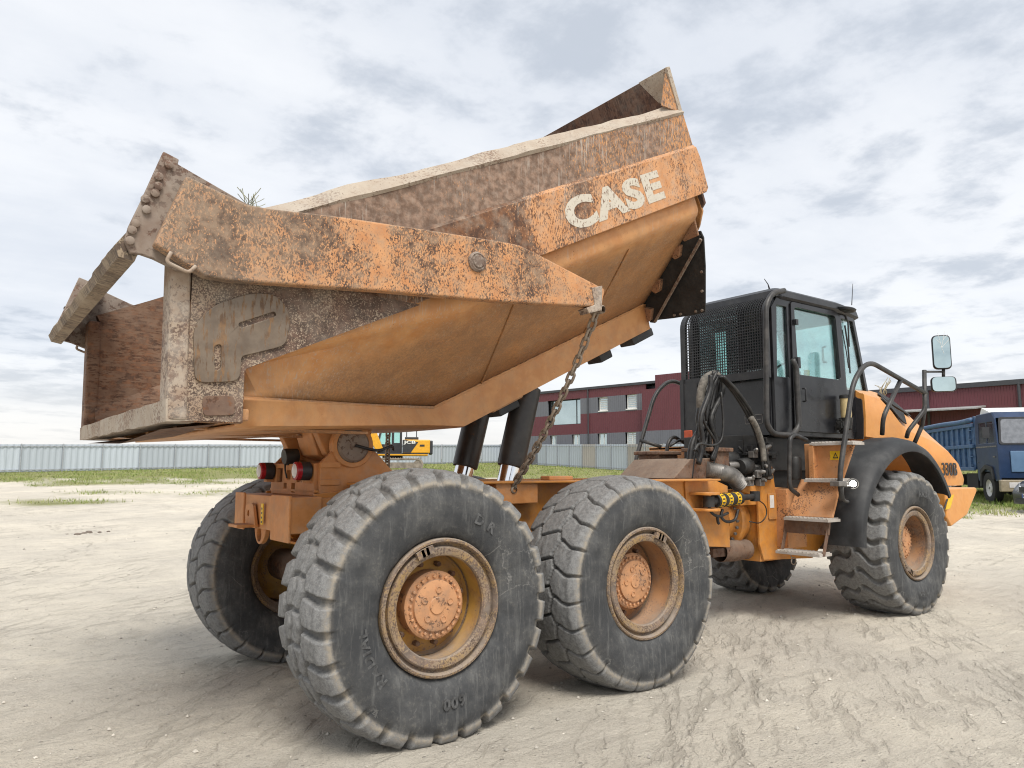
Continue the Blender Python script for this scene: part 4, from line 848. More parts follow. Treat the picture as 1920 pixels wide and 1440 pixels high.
# rear posts, wear plates, rear lip
for s in (1, -1):
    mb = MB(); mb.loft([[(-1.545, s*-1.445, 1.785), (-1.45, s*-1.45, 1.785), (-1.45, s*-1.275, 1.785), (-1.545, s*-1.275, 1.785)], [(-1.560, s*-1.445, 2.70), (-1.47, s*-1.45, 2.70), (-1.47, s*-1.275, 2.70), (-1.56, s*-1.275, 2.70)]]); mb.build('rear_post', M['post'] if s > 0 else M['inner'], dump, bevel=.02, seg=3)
    mb = MB(); mb.plate(round_poly([(-1.46, 1.79), (-1.46, 2.55), (-.98, 2.55), (-.55, 2.53), (-.20, 2.515), (-1.195, 2.055), (-1.195, 1.79)], [.02, 0, 0, 0, 0, .02, .02]), to=lambda u, v_, w_: (u, s*(-1.4385-w_), v_), h=.003); mb.build('corner_sheet', M['cornersheet'], dump)
    wp = [XZ(*p, -1.45) for p in ((365, 718), (362, 612), (400, 572), (470, 549), (520, 552), (546, 592), (535, 648), (470, 664), (452, 668), (450, 715))]
    mb = MB(); mb.plate(round_poly(wp, [.05, .06, .06, .05, .06, .06, .04, .03, .02, .05]), [round_poly([XZ(*p, -1.45) for p in ((446, 606), (515, 584), (518, 593), (449, 616))], .02), round_poly([XZ(*p, -1.45) for p in ((401, 648), (415, 645), (414, 692), (402, 696))], .02)], to=lambda u, v_, w_: (u, s*(-1.441-w_), v_), h=.014); mb.build('wear_plate', M['wear'], dump, bevel=.003)
    mb = MB(); mb.plate(round_poly([XZ(*p, -1.45) for p in ((380, 742), (440, 742), (441, 778), (381, 780))], .025), to=lambda u, v_, w_: (u, s*(-1.441-w_), v_), h=.009); mb.build('patch_plate', M['rustmetal'], dump, bevel=.002)
mb = MB(); ys = np.linspace(-1.44, 1.44, 40)
mb.loft([[(-1.548+(vnoise(y*4, 2)-.5)*.012, y, 1.785+(vnoise(y*6, 7)-.5)*.014), (-1.552+(vnoise(y*5, 9)-.5)*.01, y, 1.885+(vnoise(y*5, 1)-.5)*.012), (-1.49, y, 1.905), (-1.38, y, 1.90), (-1.38, y, 1.79)] for y in ys]); mb.build('rear_lip', M['tan'], dump, smooth=30)
mb = MB(); mb.bb(-1.40, -1.15, -1.40, 1.40, 1.80, 1.86); mb.build('tail_plate', M['tub'], dump, bevel=.006)
for y in (-.75, 0., .75): MB().bb(-1.35, -.2, y-.04, y+.04, 1.785, 1.80).build('tail_rib', M['tub'], dump)
# CASE lettering on the near panel
b0 = bxz(1070, 440, -1.437); b1 = bxz(1254, 388, -1.437)
lt = MB(); fit_text(lt, 'CASE', B(b0[0]+.01, -1.4375, .808), (cB, 0, sB), (-sB, 0, cB), (0, -1, 0), b1[0]-b0[0]-.01, .228, off=.05, ext=.0022, sp=1.10); lt.build('lettering', M['letter'], dump)
# ---- tailgate with its arms
yA = -1.50
armp = [(345, 335), (455, 388), (500, 396), (640, 412), (800, 436), (930, 456), (965, 463), (1000, 480), (1125, 545), (1119, 578), (930, 568), (700, 548), (520, 536), (430, 530), (380, 522), (285, 462)]
ap = [XZ(*p, yA) for p in armp]
g = MB(); q0, q1 = (-1.475, 2.99), (-1.745, 2.545)
g.loft([[(q0[0]-.015, y, q0[1]+.008), (q0[0]+.015, y, q0[1]-.008), (q1[0]+.03, y, q1[1]-.015), (q1[0]-.02, y, q1[1]+.01)] for y in np.linspace(-1.44, 1.44, 3)])
gate = g.build('tailgate', M['gate'], TRUCK, bevel=.01)
mb = MB(); secs = []
for y in np.linspace(-1.44, 1.44, 120):
    a = vnoise(y*7, 3)*.020; b = vnoise(y*23, 5)*.007; c = vnoise(y*11, 8)*.010
    secs.append([(q1[0]+.0-a*.6, y, q1[1]+.115+b), (q1[0]-.055-a*.5-b*.6, y, q1[1]+.03+c*.5), (q1[0]-.038, y, q1[1]-.012-b*.5), (q1[0]+.03, y, q1[1]-.025-c*.2), (q1[0]+.05, y, q1[1]+.04)])
mb.loft(secs); mb.build('gate_edge_beam', M['mudedge'], gate, smooth=50)
for y in np.linspace(-1.15, 1.15, 7):
    mb = MB(); mb.loft([[(q0[0]-.02, y-.03, q0[1]-.01), (q0[0]-.06, y-.03, q0[1]-.02), (q1[0]+.03, y-.03, q1[1]+.17), (q1[0]+.03, y-.03, q1[1]+.09)], [(q0[0]-.02, y+.03, q0[1]-.01), (q0[0]-.06, y+.03, q0[1]-.02), (q1[0]+.03, y+.03, q1[1]+.17), (q1[0]+.03, y+.03, q1[1]+.09)]]); mb.build('gate_rib', M['gate'], gate)
epp = [XZ(*p, -1.455) for p in ((305, 286), (334, 301), (332, 310), (450, 378), (478, 392), (470, 430), (360, 512), (330, 508), (285, 486), (262, 478), (243, 476), (232, 452), (240, 425), (262, 380))]
for s in (1, -1):
    MB().plate(epp, to=lambda u, v_, w_: (u, s*(-1.445-w_), v_), h=.03).build('end_plate', M['gate'], gate, bevel=.005)
    A_ = MB(); A_.plate(ap, to=lambda u, v_, w_: (u, s*(-1.478-w_), v_), h=.075); arm = A_.build('lift_arm', M['arm'], gate, bevel=.012, seg=3)
    for k, (px, py) in enumerate(((316, 310), (297, 332), (296, 350), (290, 363), (272, 374), (274, 394), (253, 420), (243, 452), (247, 432))):
        x, z = XZ(px, py, -1.475); bt = MB(); bt.lathe([(.020, 0), (.020, .016), (.012, .020), (0, .020)], (x, s*-1.474, z), (0, -s, 0), 10); bt.build('bolt', M['gate'], gate, smooth=35)
    x, z = XZ(895, 491, -1.56); pv = MB(); pv.lathe([(.062, -.02), (.062, .012), (.050, .022), (.046, .018), (.040, .018), (.036, .026), (0, .028)], (x, s*-1.553, z), (0, -s, 0), 24); pv.build('pivot_bolt', M['gate'], gate, smooth=35)
    hp_ = [XZ(*p, -1.56) for p in ((322, 472), (312, 490), (355, 511), (368, 498))]
    hd = MB(); hd.tube(round_path([(p[0], s*-1.552-.0, p[1]) for p in hp_], .02), .009, 8); hd.build('arm_handle', M['post'], gate, smooth='all')
    tip = MB(); tip.plate([XZ(*p, -1.55) for p in ((1108, 540), (1128, 536), (1127, 582), (1103, 588), (1098, 578), (1114, 572))], to=lambda u, v_, w_: (u, s*(-1.47-w_), v_), h=.09); tip.build('chain_lug', M['post'], gate, bevel=.004)
    # bracket of the pivot between arm and body side
    x, z = XZ(895, 491, -1.45); MB().cyl((x, s*-1.43, z), (x, s*-1.48, z), .10).build('pivot_boss', M['panel_low'], gate)
    mb = MB(); lx, lz = XZ(720, 424, -1.43); mb.plate(round_poly([(lx-.05, lz-.04), (lx-.03, lz+.05), (lx+.03, lz+.06), (lx+.07, lz-.04)], .02), to=lambda u, v_, w_: (u, s*(-1.42-w_), v_), h=.04); mb.build('lifting_lug', M['panel_up'], dump, bevel=.004)
# ---- chains
def link_mesh():
    mb = MB(); a, b = .034, .017; pts = []
    for k in range(16):
        t = 2*math.pi*k/16; pts.append((math.copysign(a-b, math.cos(t))+b*math.cos(t) if abs(math.cos(t)) > 1e-6 else 0, b*math.sin(t)*1.05, 0))
    mb.tube(pts, .0085, 6, closed=True); o = mb.build('link', M['chain'], None, smooth='all'); me = o.data; bpy.data.objects.remove(o); return me
LINK = link_mesh()
def chain(p0, p1, sag, name='chain', dia=1.):
    p0, p1 = Vector(p0), Vector(p1); L = (p1-p0).length; n = int(L/(.0465*dia)); root = None
    pts = []
    for k in range(n+1):
        t = k/n; p = p0.lerp(p1, t); p.z -= sag*4*t*(1-t); pts.append(p)
    ends = MB(); ends.lathe([(.02, -.06), (.03, -.05), (.03, .05), (.02, .06)], p0, (0, 1, 0), 12); root = ends.build(name, M['chain'], TRUCK, smooth=35)
    ends = MB(); ends.lathe([(.02, -.06), (.03, -.05), (.03, .05), (.02, .06)], p1, (0, 1, 0), 12); ends.build('shackle', M['chain'], root, smooth=35)
    for k in range(n):
        a, b = pts[k], pts[k+1]; c = (a+b)/2; X_ = (b-a).normalized(); Y_ = X_.orthogonal().normalized(); Z_ = X_.cross(Y_)
        rot = Matrix((X_, Y_, Z_)).transposed() @ Matrix.Rotation((math.pi/2 if k % 2 else 0)+.5+random.uniform(-.15, .15), 3, 'X')
        o = bpy.data.objects.new('link', LINK); COL.objects.link(o); o.parent = root; o.matrix_local = Matrix.Translation(c) @ rot.to_4x4() @ Matrix.Scale(dia, 4)
c0 = U(1120, 582, Y=-1.50); c1 = U(957, 918, Y=-.56)
chain(c0, c1, .10, dia=1.25)
chain((c0[0]-.02, 1.50, c0[2]), (1.12, 1.50, 1.30), .0, dia=1.25)
# ---- hoist cylinders
for s in (-1, 1):
    a = Vector((1.235, s*.335, 1.42)); b = Vector((1.455, s*.335, 2.23)); d_ = (b-a).normalized()
    hc = MB(); hc.tube([a+d_*.165, a+d_*.17, a+d_*.19, b], [.088, .108, .112, .112], 32); o = hc.build('hoist_cylinder', M['cyl'], TRUCK, smooth=35)
    rd = MB(); rd.cyl(a, a+d_*.20, .083, seg=32); rd.build('chrome_rod', M['chrome'], o, smooth=35)
# ---- front frame and articulation
FF = MB()
fp = [(4.10, 1.40), (4.40, 1.40), (4.42, 1.60), (4.62, 1.60), (4.66, 1.38), (4.95, 1.36), (6.9, 1.36), (6.9, .95), (5.6, .80), (5.3, .60), (4.42, .64), (4.36, .80), (4.36, 1.28), (4.10, 1.34)]
for s in (-1, 1): FF.plate(fp, to=lambda u, v_, w_: (u, s*(.47-w_), v_), h=.03)
FF.bb(4.1, 6.9, -.44, .44, 1.20, 1.36); FF.bb(4.40, 5.4, -.44, .44, .62, .66); FF.bb(4.40, 4.44, -.44, .44, .66, 1.2)
front_frame = FF.build('front_frame', M['frame'], TRUCK, bevel=.006)
ring = MB(); ring.lathe([(.20, -.22), (.20, .12), (.235, .12), (.24, .10), (.24, .0), (.30, -.01), (.315, -.03), (.315, -.08), (.27, -.09), (.27, -.22)], (4.14, -.10, 1.04), (-1, -.10, 0), 48); ring.build('articulation_ring', M['frame'], front_frame, smooth=35)
rb = MB()
for k in range(26):
    a = 2*math.pi*k/26; rb.lathe([(.016, .0), (.016, .024), (.010, .028), (0, .028)], Vector((4.14, -.10, 1.04))+Vector((0, math.cos(a)*.275, math.sin(a)*.275)), (-1, -.1, 0), 6)
rb.build('ring_bolts', M['steel'], front_frame)
# swivel tube between frames, greasy lower knuckle
sw = MB(); sw.cyl((3.70, 0, 1.06), (4.1, 0, 1.06), .19, seg=32); sw.bb(3.75, 4.3, -.36, .36, .70, .78); sw.lathe([(.10, -.22), (.11, 0), (.10, .22)], (4.14, -.30, .74), (1, 0, 0), 20); sw.build('swivel_joint', M['rustmetal'], TRUCK, smooth=35)
sp = MB(); sp.plate(round_poly([(3.20, 1.46), (3.42, 1.46), (3.46, 1.30), (3.40, 1.18), (3.22, 1.16)], .03), to=lambda u, v_, w_: (u, -.478-w_, v_), h=.015); sp.build('steering_plate', M['frame'], TRUCK, bevel=.004)
for s in (-1, 1):
    br = MB()
    for z in (1.175, 1.325): br.plate(round_poly([(3.25, -.48), (3.28, -.66), (3.36, -.72), (3.46, -.70), (3.50, -.60), (3.52, -.48)], .03), to=lambda u, v_, w_: (u, v_*-s if False else (v_ if s < 0 else -v_), z+w_), h=.025)
    br.build('steering_bracket', M['frame'], TRUCK, bevel=.005)
    a, b = Vector((3.38, s*.62, 1.262)), Vector((4.18, s*.56, 1.295)); d_ = (b-a).normalized()
    cy = MB(); cy.tube([a+d_*.10, a+d_*.52], .062, 24); cy.tube([a-d_*.03, a+d_*.11], .04, 14); cy.lathe([(.0, -.05), (.055, -.05), (.055, .05), (0, .05)], a, (0, 0, 1), 18)
    o = cy.build('steering_cylinder', M['engine'], TRUCK, smooth=35)
    for t0 in (.13, .255, .40):
        q = MB(); q.tube([a+d_*t0, a+d_*(t0+.065)], .0645, 24); q.build('yellow_stripe', M['ystripe'], o, smooth=35)
        q = MB()
        for k in range(12):
            an = 2*math.pi*k/12; pr_ = d_.orthogonal().normalized(); pr_.rotate(Matrix.Rotation(an, 3, d_)); c = a+d_*(t0+.032)+pr_*.0645
            q.tube([c-d_*.02, c+d_*.012], .007, 5)
        q.build('stripe_print', M['dark'], o)
    q = MB(); q.cyl(a+d_*.5, b, .030, seg=16); q.lathe([(0, -.05), (.05, -.05), (.05, .05), (0, .05)], b, (0, 0, 1), 16); q.build('steering_rod', M['engine'], o, smooth=35)
hz = MB()
for pts in ([(1330, 950), (1335, 962), (1348, 968), (1365, 962)], [(1355, 955), (1352, 968), (1362, 978), (1378, 974), (1384, 955)], [(1345, 965), (1346, 978), (1348, 982)], [(1405, 930), (1432, 945), (1437, 965), (1425, 980), (1405, 978)]):
    hz.tube(smooth_path([U(*p, Y=-.60 if pts[0][0] < 1400 else -.52) for p in pts], 5), .014 if pts[0][0] < 1400 else .006, 8)
hz.build('steering_hose', M['hose'], TRUCK, smooth='all')
lab = MB(); a = XZ(1446, 925, -.5); lab.plate(round_poly([(a[0]-.03, a[1]-.27), (a[0]+.11, a[1]-.27), (a[0]+.11, a[1]+.0), (a[0]-.03, a[1]+.0)], .02), to=lambda u, v_, w_: (u, -.474-w_, v_), h=.012); lab.build('frame_pad', M['frame'], front_frame, bevel=.004)
lab = MB(); lab.plate([(a[0]-.01, a[1]-.15), (a[0]+.06, a[1]-.15), (a[0]+.06, a[1]-.02), (a[0]-.01, a[1]-.02)], to=lambda u, v_, w_: (u, -.487-w_, v_), h=.003); lab.build('data_label', M['white'], front_frame)
# ---- gear between body and cab
def pipe(name, mat, pts, r, seg=12, n=6, Y=None, parent=None, lab=None):
    mb = MB(); mb.tube(smooth_path([U(*p, Y=Y) if Y is not None and len(p) == 2 else p for p in pts], n), r, seg); o = mb.build(name, mat, parent or TRUCK, smooth='all')
    if lab: o['label'] = lab
    return o
mf = MB(); Yf = -.05
mf.plate([XZ(*p, -.2) for p in ((1230, 897), (1262, 861), (1312, 859), (1315, 897))], to=lambda u, v_, w_: (u, -.42+w_, v_), h=.75); mf.build('heat_shield', M['rustmetal'], TRUCK, bevel=.008)
bx_ = MB(); p = U(1235, 885, Y=.42); bx_.bb(p[0]-.12, p[0]+.18, .30, .60, 1.46, 1.72); bx_.bb(p[0]-.16, p[0]+.2, .26, .64, 1.72, 1.76); bx_.build('battery_box', M['rustmetal'], TRUCK, bevel=.01)
cl = MB(); cl.bb(3.72, 4.0, -.40, -.10, 1.50, 1.74); cl.bb(3.66, 4.02, -.44, -.06, 1.74, 1.78); cl.build('muffler_clamp', M['rustmetal'], TRUCK, bevel=.008)
ex = MB(); pts = smooth_path([U(1322, 880, Y=-.40), U(1345, 885, Y=-.44), U(1372, 892, Y=-.46), U(1388, 910, Y=-.46)], 14); rr = [(.075+.010*(k % 2)) for k in range(len(pts))]; ex.tube(pts, rr, 18); ex.build('corrugated_exhaust', M['steel'], TRUCK, smooth=70)
sk = MB(); p0, p1 = U(1328, 868, Y=-.22), U(1320, 735, Y=-.22); sk.tube([p0, (p0*.5+p1*.5), p1], [.075, .072, .07], 20); sk.build('exhaust_stack', M['dhose'] if False else M['rustmetal'], TRUCK, smooth=40)
pipe('intake_hose', M['dhose'], [(1318, 790), (1313, 750), (1320, 715), (1335, 703), (1346, 706), (1350, 722)], .042, 14, 8, Y=-.35)
rnd = random.Random(3)
for k in range(16):
    x0 = 1340+rnd.uniform(-8, 14); x1 = 1295+rnd.uniform(-6, 42); y1 = rnd.uniform(845, 905); yy = -.42+rnd.uniform(-.10, .18)
    pipe('hose', M['hose'], [(x0, 700+rnd.uniform(-4, 8)), (x0-6+rnd.uniform(-10, 8), 735), (x0-18+rnd.uniform(-10, 14), 785), (x1+8, 830), (x1, y1)], rnd.choice((.014, .018, .026, .03)), 8, 7, Y=yy)
for k in range(3):
    pipe('hose', M['hose'], [(1350+k*3, 706), (1375+k*4, 735), (1400+k*5, 775), (1418+k*4, 815), (1428+k*5, 860), (1432+k*6, 893)], .020, 8, 7, Y=-.52-.02*k)
pipe('sleeved_hose', M['dhose'], [(1408, 783), (1420, 805), (1430, 840), (1432, 865)], .030, 10, 7, Y=-.60)
pipe('hose', M['hose'], [(1352, 735), (1356, 790), (1352, 825), (1335, 835), (1312, 832), (1302, 845)], .012, 8, 7, Y=-.55)
for k, (xa, ya, xb, yb) in enumerate(((1300, 830, 1322, 875), (1306, 820, 1332, 868), (1312, 850, 1345, 830), (1400, 845, 1440, 812), (1385, 838, 1412, 860), (1418, 850, 1450, 830))):
    pipe('hose', M['hose'], [(xa, ya), ((xa+xb)/2+6, (ya+yb)/2+12), (xb, yb)], .013, 8, 6, Y=-.40)
en = MB(); en.bb(4.25, 6.3, -.40, .40, 1.36, 1.92); en.bb(4.55, 6.2, -.46, .46, 1.55, 1.90)
for k in range(26): en.bb(*(lambda x, y, z, a, b, c: (x, x+a, y, y+b, z, z+c))(rnd.uniform(4.2, 4.6), rnd.uniform(-.52, -.30), rnd.uniform(1.38, 1.78), rnd.uniform(.04, .18), rnd.uniform(.04, .12), rnd.uniform(.03, .12)))
en.build('engine_bay', M['engine'], TRUCK, bevel=.006)
def can(name, mat, px, py, Y, r, L, ax):
    p = U(px, py, Y=Y); mb = MB(); mb.lathe([(0, -L/2), (r*.85, -L/2), (r, -L/2+.02), (r, L/2-.02), (r*.85, L/2), (0, L/2)], p, ax, 24); return mb.build(name, mat, TRUCK, smooth=35)
can('filter_canister', M['engine'], 1363, 862, -.30, .09, .22, (1, -.25, 0)); can('filter_canister', M['engine'], 1396, 874, -.44, .085, .16, (1, 0, .1))
can('coolant_tube', M['steel'], 1378, 872, -.40, .035, .16, (1, -.3, 0)); can('coolant_tube', M['steel'], 1416, 876, -.45, .028, .20, (1, -.2, 0))
can('filter_canister', M['engine'], 1490, 878, -.66, .07, .24, (0, 0, 1))
for px, py in ((1420, 890), (1430, 878), (1405, 905), (1440, 892), (1412, 852), (1432, 845), (1395, 905), (1425, 905)):
    p = U(px, py, Y=-.50); vb = MB(); vb.box(p, (.08, .06, .07)); vb.lathe([(.02, -.06), (.025, .02), (.012, .06), (0, .06)], p+np.array([0, -.03, .03]), (rnd.uniform(-1, 1), -1, rnd.uniform(-.3, 1)), 10); vb.build('valve', M['steel'], TRUCK, bevel=.004)
red = MB(); p = U(1293, 830, Y=.50); red.bb(p[0]-.03, p[0]+.03, .44, .56, p[2]-.12, p[2]+.14); red.build('extinguisher_bracket', plain('faded_red_paint', (.45, .08, .03), .6), TRUCK, bevel=.01)
# ---- cab
CY = .55; CABX0 = 4.56; ZB = 1.92
M['cabin'] = plain('dark_cab_interior', (.02, .02, .021), .8)
def prof_side(s):                                       # outline with openings, in XZ
    out = [(4.60, ZB), (6.18, ZB), (6.66, 2.44), (6.36, 3.36), (6.28, 3.42), (4.70, 3.42), (4.60, 3.30)]
    door = round_poly([(5.02, 2.585), (5.90, 2.585), (5.845, 3.355), (4.99, 3.355)], .05)
    quarter = [(6.06, 2.50), (6.58, 2.50), (6.30, 3.34), (6.00, 3.34)]
    rear = [(4.66, 2.55), (4.88, 2.55), (4.88, 3.33), (4.70, 3.33)]
    return out, (door, quarter, rear)
cabm = MB()
for s in (-1, 1):
    o_, h_ = prof_side(s)
    cabm.plate(o_, h_, to=lambda u, v_, w_: (u, s*(CY-w_-.06*max(0, (u-5.95))/.7), v_), h=.05)
cabm.bb(4.6, 6.2, -.5, .5, ZB, ZB+.06)
# rear wall below its window, posts
cabm.bb(CABX0, CABX0+.045, -CY+.05, CY-.05, ZB, 2.52)
for y in (-CY+.08, -.18, CY-.08): cabm.bb(CABX0, CABX0+.05, y-.035, y+.035, 2.52, 3.38)
# front wall below windscreen
cabm.loft([[(6.18, -.48, ZB), (6.18, .48, ZB), (6.66, .48, 2.44), (6.66, -.48, 2.44)], [(6.12, -.48, ZB), (6.12, .48, ZB), (6.60, .48, 2.44), (6.60, -.48, 2.44)]])
cab = cabm.build('cab', M['black'], TRUCK, bevel=.006)
g_ = MB(); g_.plate(prof_side(1)[1][0], to=lambda u, v_, w_: (u, -CY+.022+w_, v_), h=.005); g_.build('side_window', M['glass'], cab)
g_ = MB(); g_.plate(prof_side(1)[1][0], to=lambda u, v_, w_: (u, CY-.022-w_, v_), h=.005); g_.build('side_window', M['glass'], cab)
for s in (-1, 1):
    g_ = MB(); g_.plate(prof_side(1)[1][1], to=lambda u, v_, w_: (u, s*(CY-.022-w_-.06*max(0, (u-5.95))/.7), v_), h=.005); g_.build('quarter_window', M['wglass'], cab)
    g_ = MB(); g_.plate(prof_side(1)[1][2], to=lambda u, v_, w_: (u, s*(CY-.022-w_), v_), h=.005); g_.build('rear_quarter_window', M['glass'], cab)
g_ = MB(); g_.loft([[(6.655, -.48, 2.45), (6.655, .48, 2.45), (6.355, .48, 3.37), (6.355, -.48, 3.37)], [(6.650, -.48, 2.45), (6.650, .48, 2.45), (6.350, .48, 3.37), (6.350, -.48, 3.37)]]); g_.build('windscreen', M['wglass'], cab)
g_ = MB(); g_.bb(CABX0+.02, CABX0+.026, -CY+.1, CY-.1, 2.53, 3.36); g_.build('rear_window', M['glass'], cab)
for ya, yb, za, zb_ in ((-.45, -.19, 2.53, 3.36), (-.11, .05, 2.53, 3.36), (.21, .47, 2.53, 3.36), (-.2, .22, 3.12, 3.36)):
    g_ = MB(); g_.bb(CABX0+.04, CABX0+.055, ya, yb, za, zb_); g_.build('rear_dark_panel', M['cabin'], cab)  # dark panels added behind the rear glass to darken the interior, slits left open
rf = MB(); secs = []
for z, g0 in ((3.40, .0), (3.43, .035), (3.50, .02), (3.545, -.06)):
    secs.append([(x, y, z-.03*max(0, (x-6.0))/.45) for x, y in round_poly([(4.72-g0, -CY-g0), (6.0, -CY-g0), (6.42+g0, -.50-g0), (6.42+g0, .50+g0), (6.0, CY+g0), (4.72-g0, CY+g0)], .07)])
rf.loft(secs); rf.build('roof', M['dblack'], cab, smooth=30)
# door leaf relief
dr = MB(); od = round_poly([(4.92, 1.97), (5.95, 1.97), (5.985, 2.50), (5.90, 3.40), (4.94, 3.40)], .05); dr.plate(od, (round_poly([(5.03, 2.595), (5.89, 2.595), (5.835, 3.345), (5.0, 3.345)], .05),), to=lambda u, v_, w_: (u, -CY-.003-w_, v_), h=.016); dr.build('door', M['black'], cab, bevel=.005)
dh = MB(); dh.tube(round_path([(5.06, -.585, 2.30), (5.06, -.625, 2.30), (5.06, -.625, 2.44), (5.06, -.585, 2.44)], .02), .010, 8); dh.bb(4.985, 5.03, -.60, -.565, 2.66, 2.78); dh.bb(4.975, 5.02, -.60, -.565, 3.14, 3.20); dh.build('door_handle', M['dblack'], cab)
sk_ = MB(); sk_.tube(round_path([U(1600, 633, Y=-.50)+np.array([.0, .03, 0]) if False else (5.72, -.50, 2.98), (5.72, -.46, 2.98), (5.72, -.46, 2.80), (5.72, -.50, 2.80)], .02), .012, 8); sk_.build('grab_handle', M['steel'], cab)
sg = MB(); sg.bb(4.95, 5.35, -.22, .22, 2.30, 2.48); sg.loft([[(4.86, -.22, 2.40), (5.0, -.22, 2.40), (5.0, .22, 2.40), (4.86, .22, 2.40)], [(4.76, -.19, 3.02), (4.86, -.19, 3.02), (4.86, .19, 3.02), (4.76, .19, 3.02)]]); sg.build('driver_seat', M['seat'], cab, bevel=.04, seg=3)
sg = MB(); sg.bb(5.92, 6.25, -.40, .40, 2.40, 2.62); sg.tube([(5.75, .05+.19*math.cos(a), 2.68+.17*math.sin(a)) for a in np.linspace(0, 6.283, 25)[:-1]], .014, 6, closed=True); sg.cyl((5.75, .05, 2.68), (6.0, .05, 2.5), .02); sg.build('dashboard', M['cabin'], cab, bevel=.01)
sg = MB(); sg.bb(5.45, 5.50, -.42, -.37, 2.55, 2.70); sg.build('yellow_pad', M['ystripe'], cab, bevel=.01)
# rear guard: frame with woven wire, bending over the top
gu = MB(); GX0 = 4.47
def gp(t):   # path up the rear face and over the roof edge; t in metres
    H0, Rb = 2.60, .22; straight = 3.42-Rb-H0
    if t <= straight: return (GX0, H0+t)
    a = (t-straight)/Rb
    if a <= math.pi/2*.92: return (GX0+Rb*(1-math.cos(a)), H0+straight+Rb*math.sin(a))
    a0 = math.pi/2*.92; e = t-straight-Rb*a0; return (GX0+Rb*(1-math.cos(a0))+e, H0+straight+Rb*math.sin(a0)+e*.06)
tmax = .60+.22*1.45+.10; ts = list(np.linspace(0, tmax, 26))
for y in np.arange(-.52, .531, .031): gu.tube([(gp(t)[0], y, gp(t)[1]) for t in ts], .0062, 4)
for t in np.arange(0, tmax, .031): gu.tube([(gp(t)[0]-.003, -.53, gp(t)[1]), (gp(t)[0]-.003, .54, gp(t)[1])], .0062, 4)
gu.build('wire_guard', M['dblack'], cab, recalc=False)
gf = MB()
for y in (-.555, .555): gf.loft([[(gp(t)[0]+dx, y+dy, gp(t)[1]+dx*.3) for dx, dy in ((-.012, -.035), (-.012, .035), (.02, .035), (.02, -.035))] for t in ts])
gf.bb(GX0-.012, GX0+.02, -.59, .59, 2.52, 2.60); gf.bb(4.44, 4.50, .55, .60, 1.90, 2.60); gf.bb(4.45, 4.48, .36, .56, 1.95, 2.55); gf.build('guard_frame', M['dblack'], cab, bevel=.004)
tb = MB(); tb.tube(round_path([U(*p, Y=-.62) for p in ((1470, 545), (1448, 549), (1436, 572), (1437, 795), (1450, 814), (1486, 816), (1498, 800), (1493, 690), (1486, 674))], .09), .030, 12); tb.build('guard_tube', M['rail'], cab, smooth='all')
tb = MB(); tb.tube(round_path([U(*p, Y=.60) for p in ((1300, 592), (1296, 620), (1297, 790), (1306, 812))], .09), .028, 12); tb.build('guard_tube', M['rail'], cab, smooth='all')
lb = MB(); lb.bb(CABX0-.004, CABX0-.001, -.42, -.20, 2.05, 2.15)
lb.build('data_plate', M['dark'], cab); lb = MB()
for q in ((-.42, -.20, 2.05, 2.056), (-.42, -.20, 2.144, 2.15), (-.42, -.414, 2.05, 2.15), (-.206, -.20, 2.05, 2.15), (-.31, -.304, 2.05, 2.15), (-.40, -.34, 2.09, 2.10), (-.28, -.23, 2.09, 2.10)): lb.bb(CABX0-.007, CABX0-.0045, *q)
lb.build('data_plate_print', M['steel'], cab)
wp_ = MB(); wp_.tube([U(*p, Y=-.54) for p in ((1584, 610), (1590, 650), (1594, 700))], .010, 6); wp_.tube([U(*p, Y=-.545) for p in ((1579, 618), (1587, 660), (1591, 690))], .006, 6); wp_.tube([U(*p, Y=-.54) for p in ((1583, 585), (1590, 605), (1592, 650))], .010, 6); wp_.build('wiper', M['dark'], cab)
vs = MB(); p = U(1586, 579, Y=-.62); vs.lathe([(0, .012), (.10, .010), (.115, 0), (.11, -.02), (.09, -.03), (0, -.03)], p, (.1, -.15, 1), 28); vs.tube([p, p+np.array([-.06, .10, -.02])], .014, 8); vs.build('round_mirror', M['dblack'], cab, smooth=40)
an = MB(); an.tube([U(1597, 572, Y=-.48), U(1599, 532, Y=-.48)], [.006, .003], 6); an.build('aerial', M['dark'], cab); an = MB(); an.tube([U(*p, Y=-.1) for p in ((1443, 543), (1440, 533), (1433, 523))], [.012, .006, .004], 6); an.build('aerial', M['dark'], cab)
fb = MB(); p = U(1586, 762, Y=-.66); fb.lathe([(0, -.13), (.055, -.13), (.06, -.10), (.060, .09), (0, .09)], p, (0, 0, 1), 20); o = fb.build('fuel_filter_bowl', M['cream'], cab, smooth=35)
fb = MB(); fb.lathe([(0, -.13), (.07, -.13), (.065, -.16), (.05, -.26), (0, -.28)], p, (0, 0, 1), 16)
for k in range(7): fb.box(p+np.array([-.05+.03*math.cos(k), .03+.02*math.sin(k*2), -.16-.02*k]), (.09, .06, .06))
fb.build('filter_head', M['engine'], cab, bevel=.004)
fb = MB(); fb.lathe([(0, .09), (.066, .09), (.066, .125), (.05, .135), (0, .135)], p, (0, 0, 1), 20); fb.build('filter_cap', M['engine'], cab, smooth=35)
wl = MB(); wl.tube(smooth_path([U(*q, Y=-.62) for q in ((1568, 790), (1575, 805), (1585, 812), (1594, 800), (1598, 785))], 5), .006, 6); wl.build('filter_wire', M['hose'], cab)
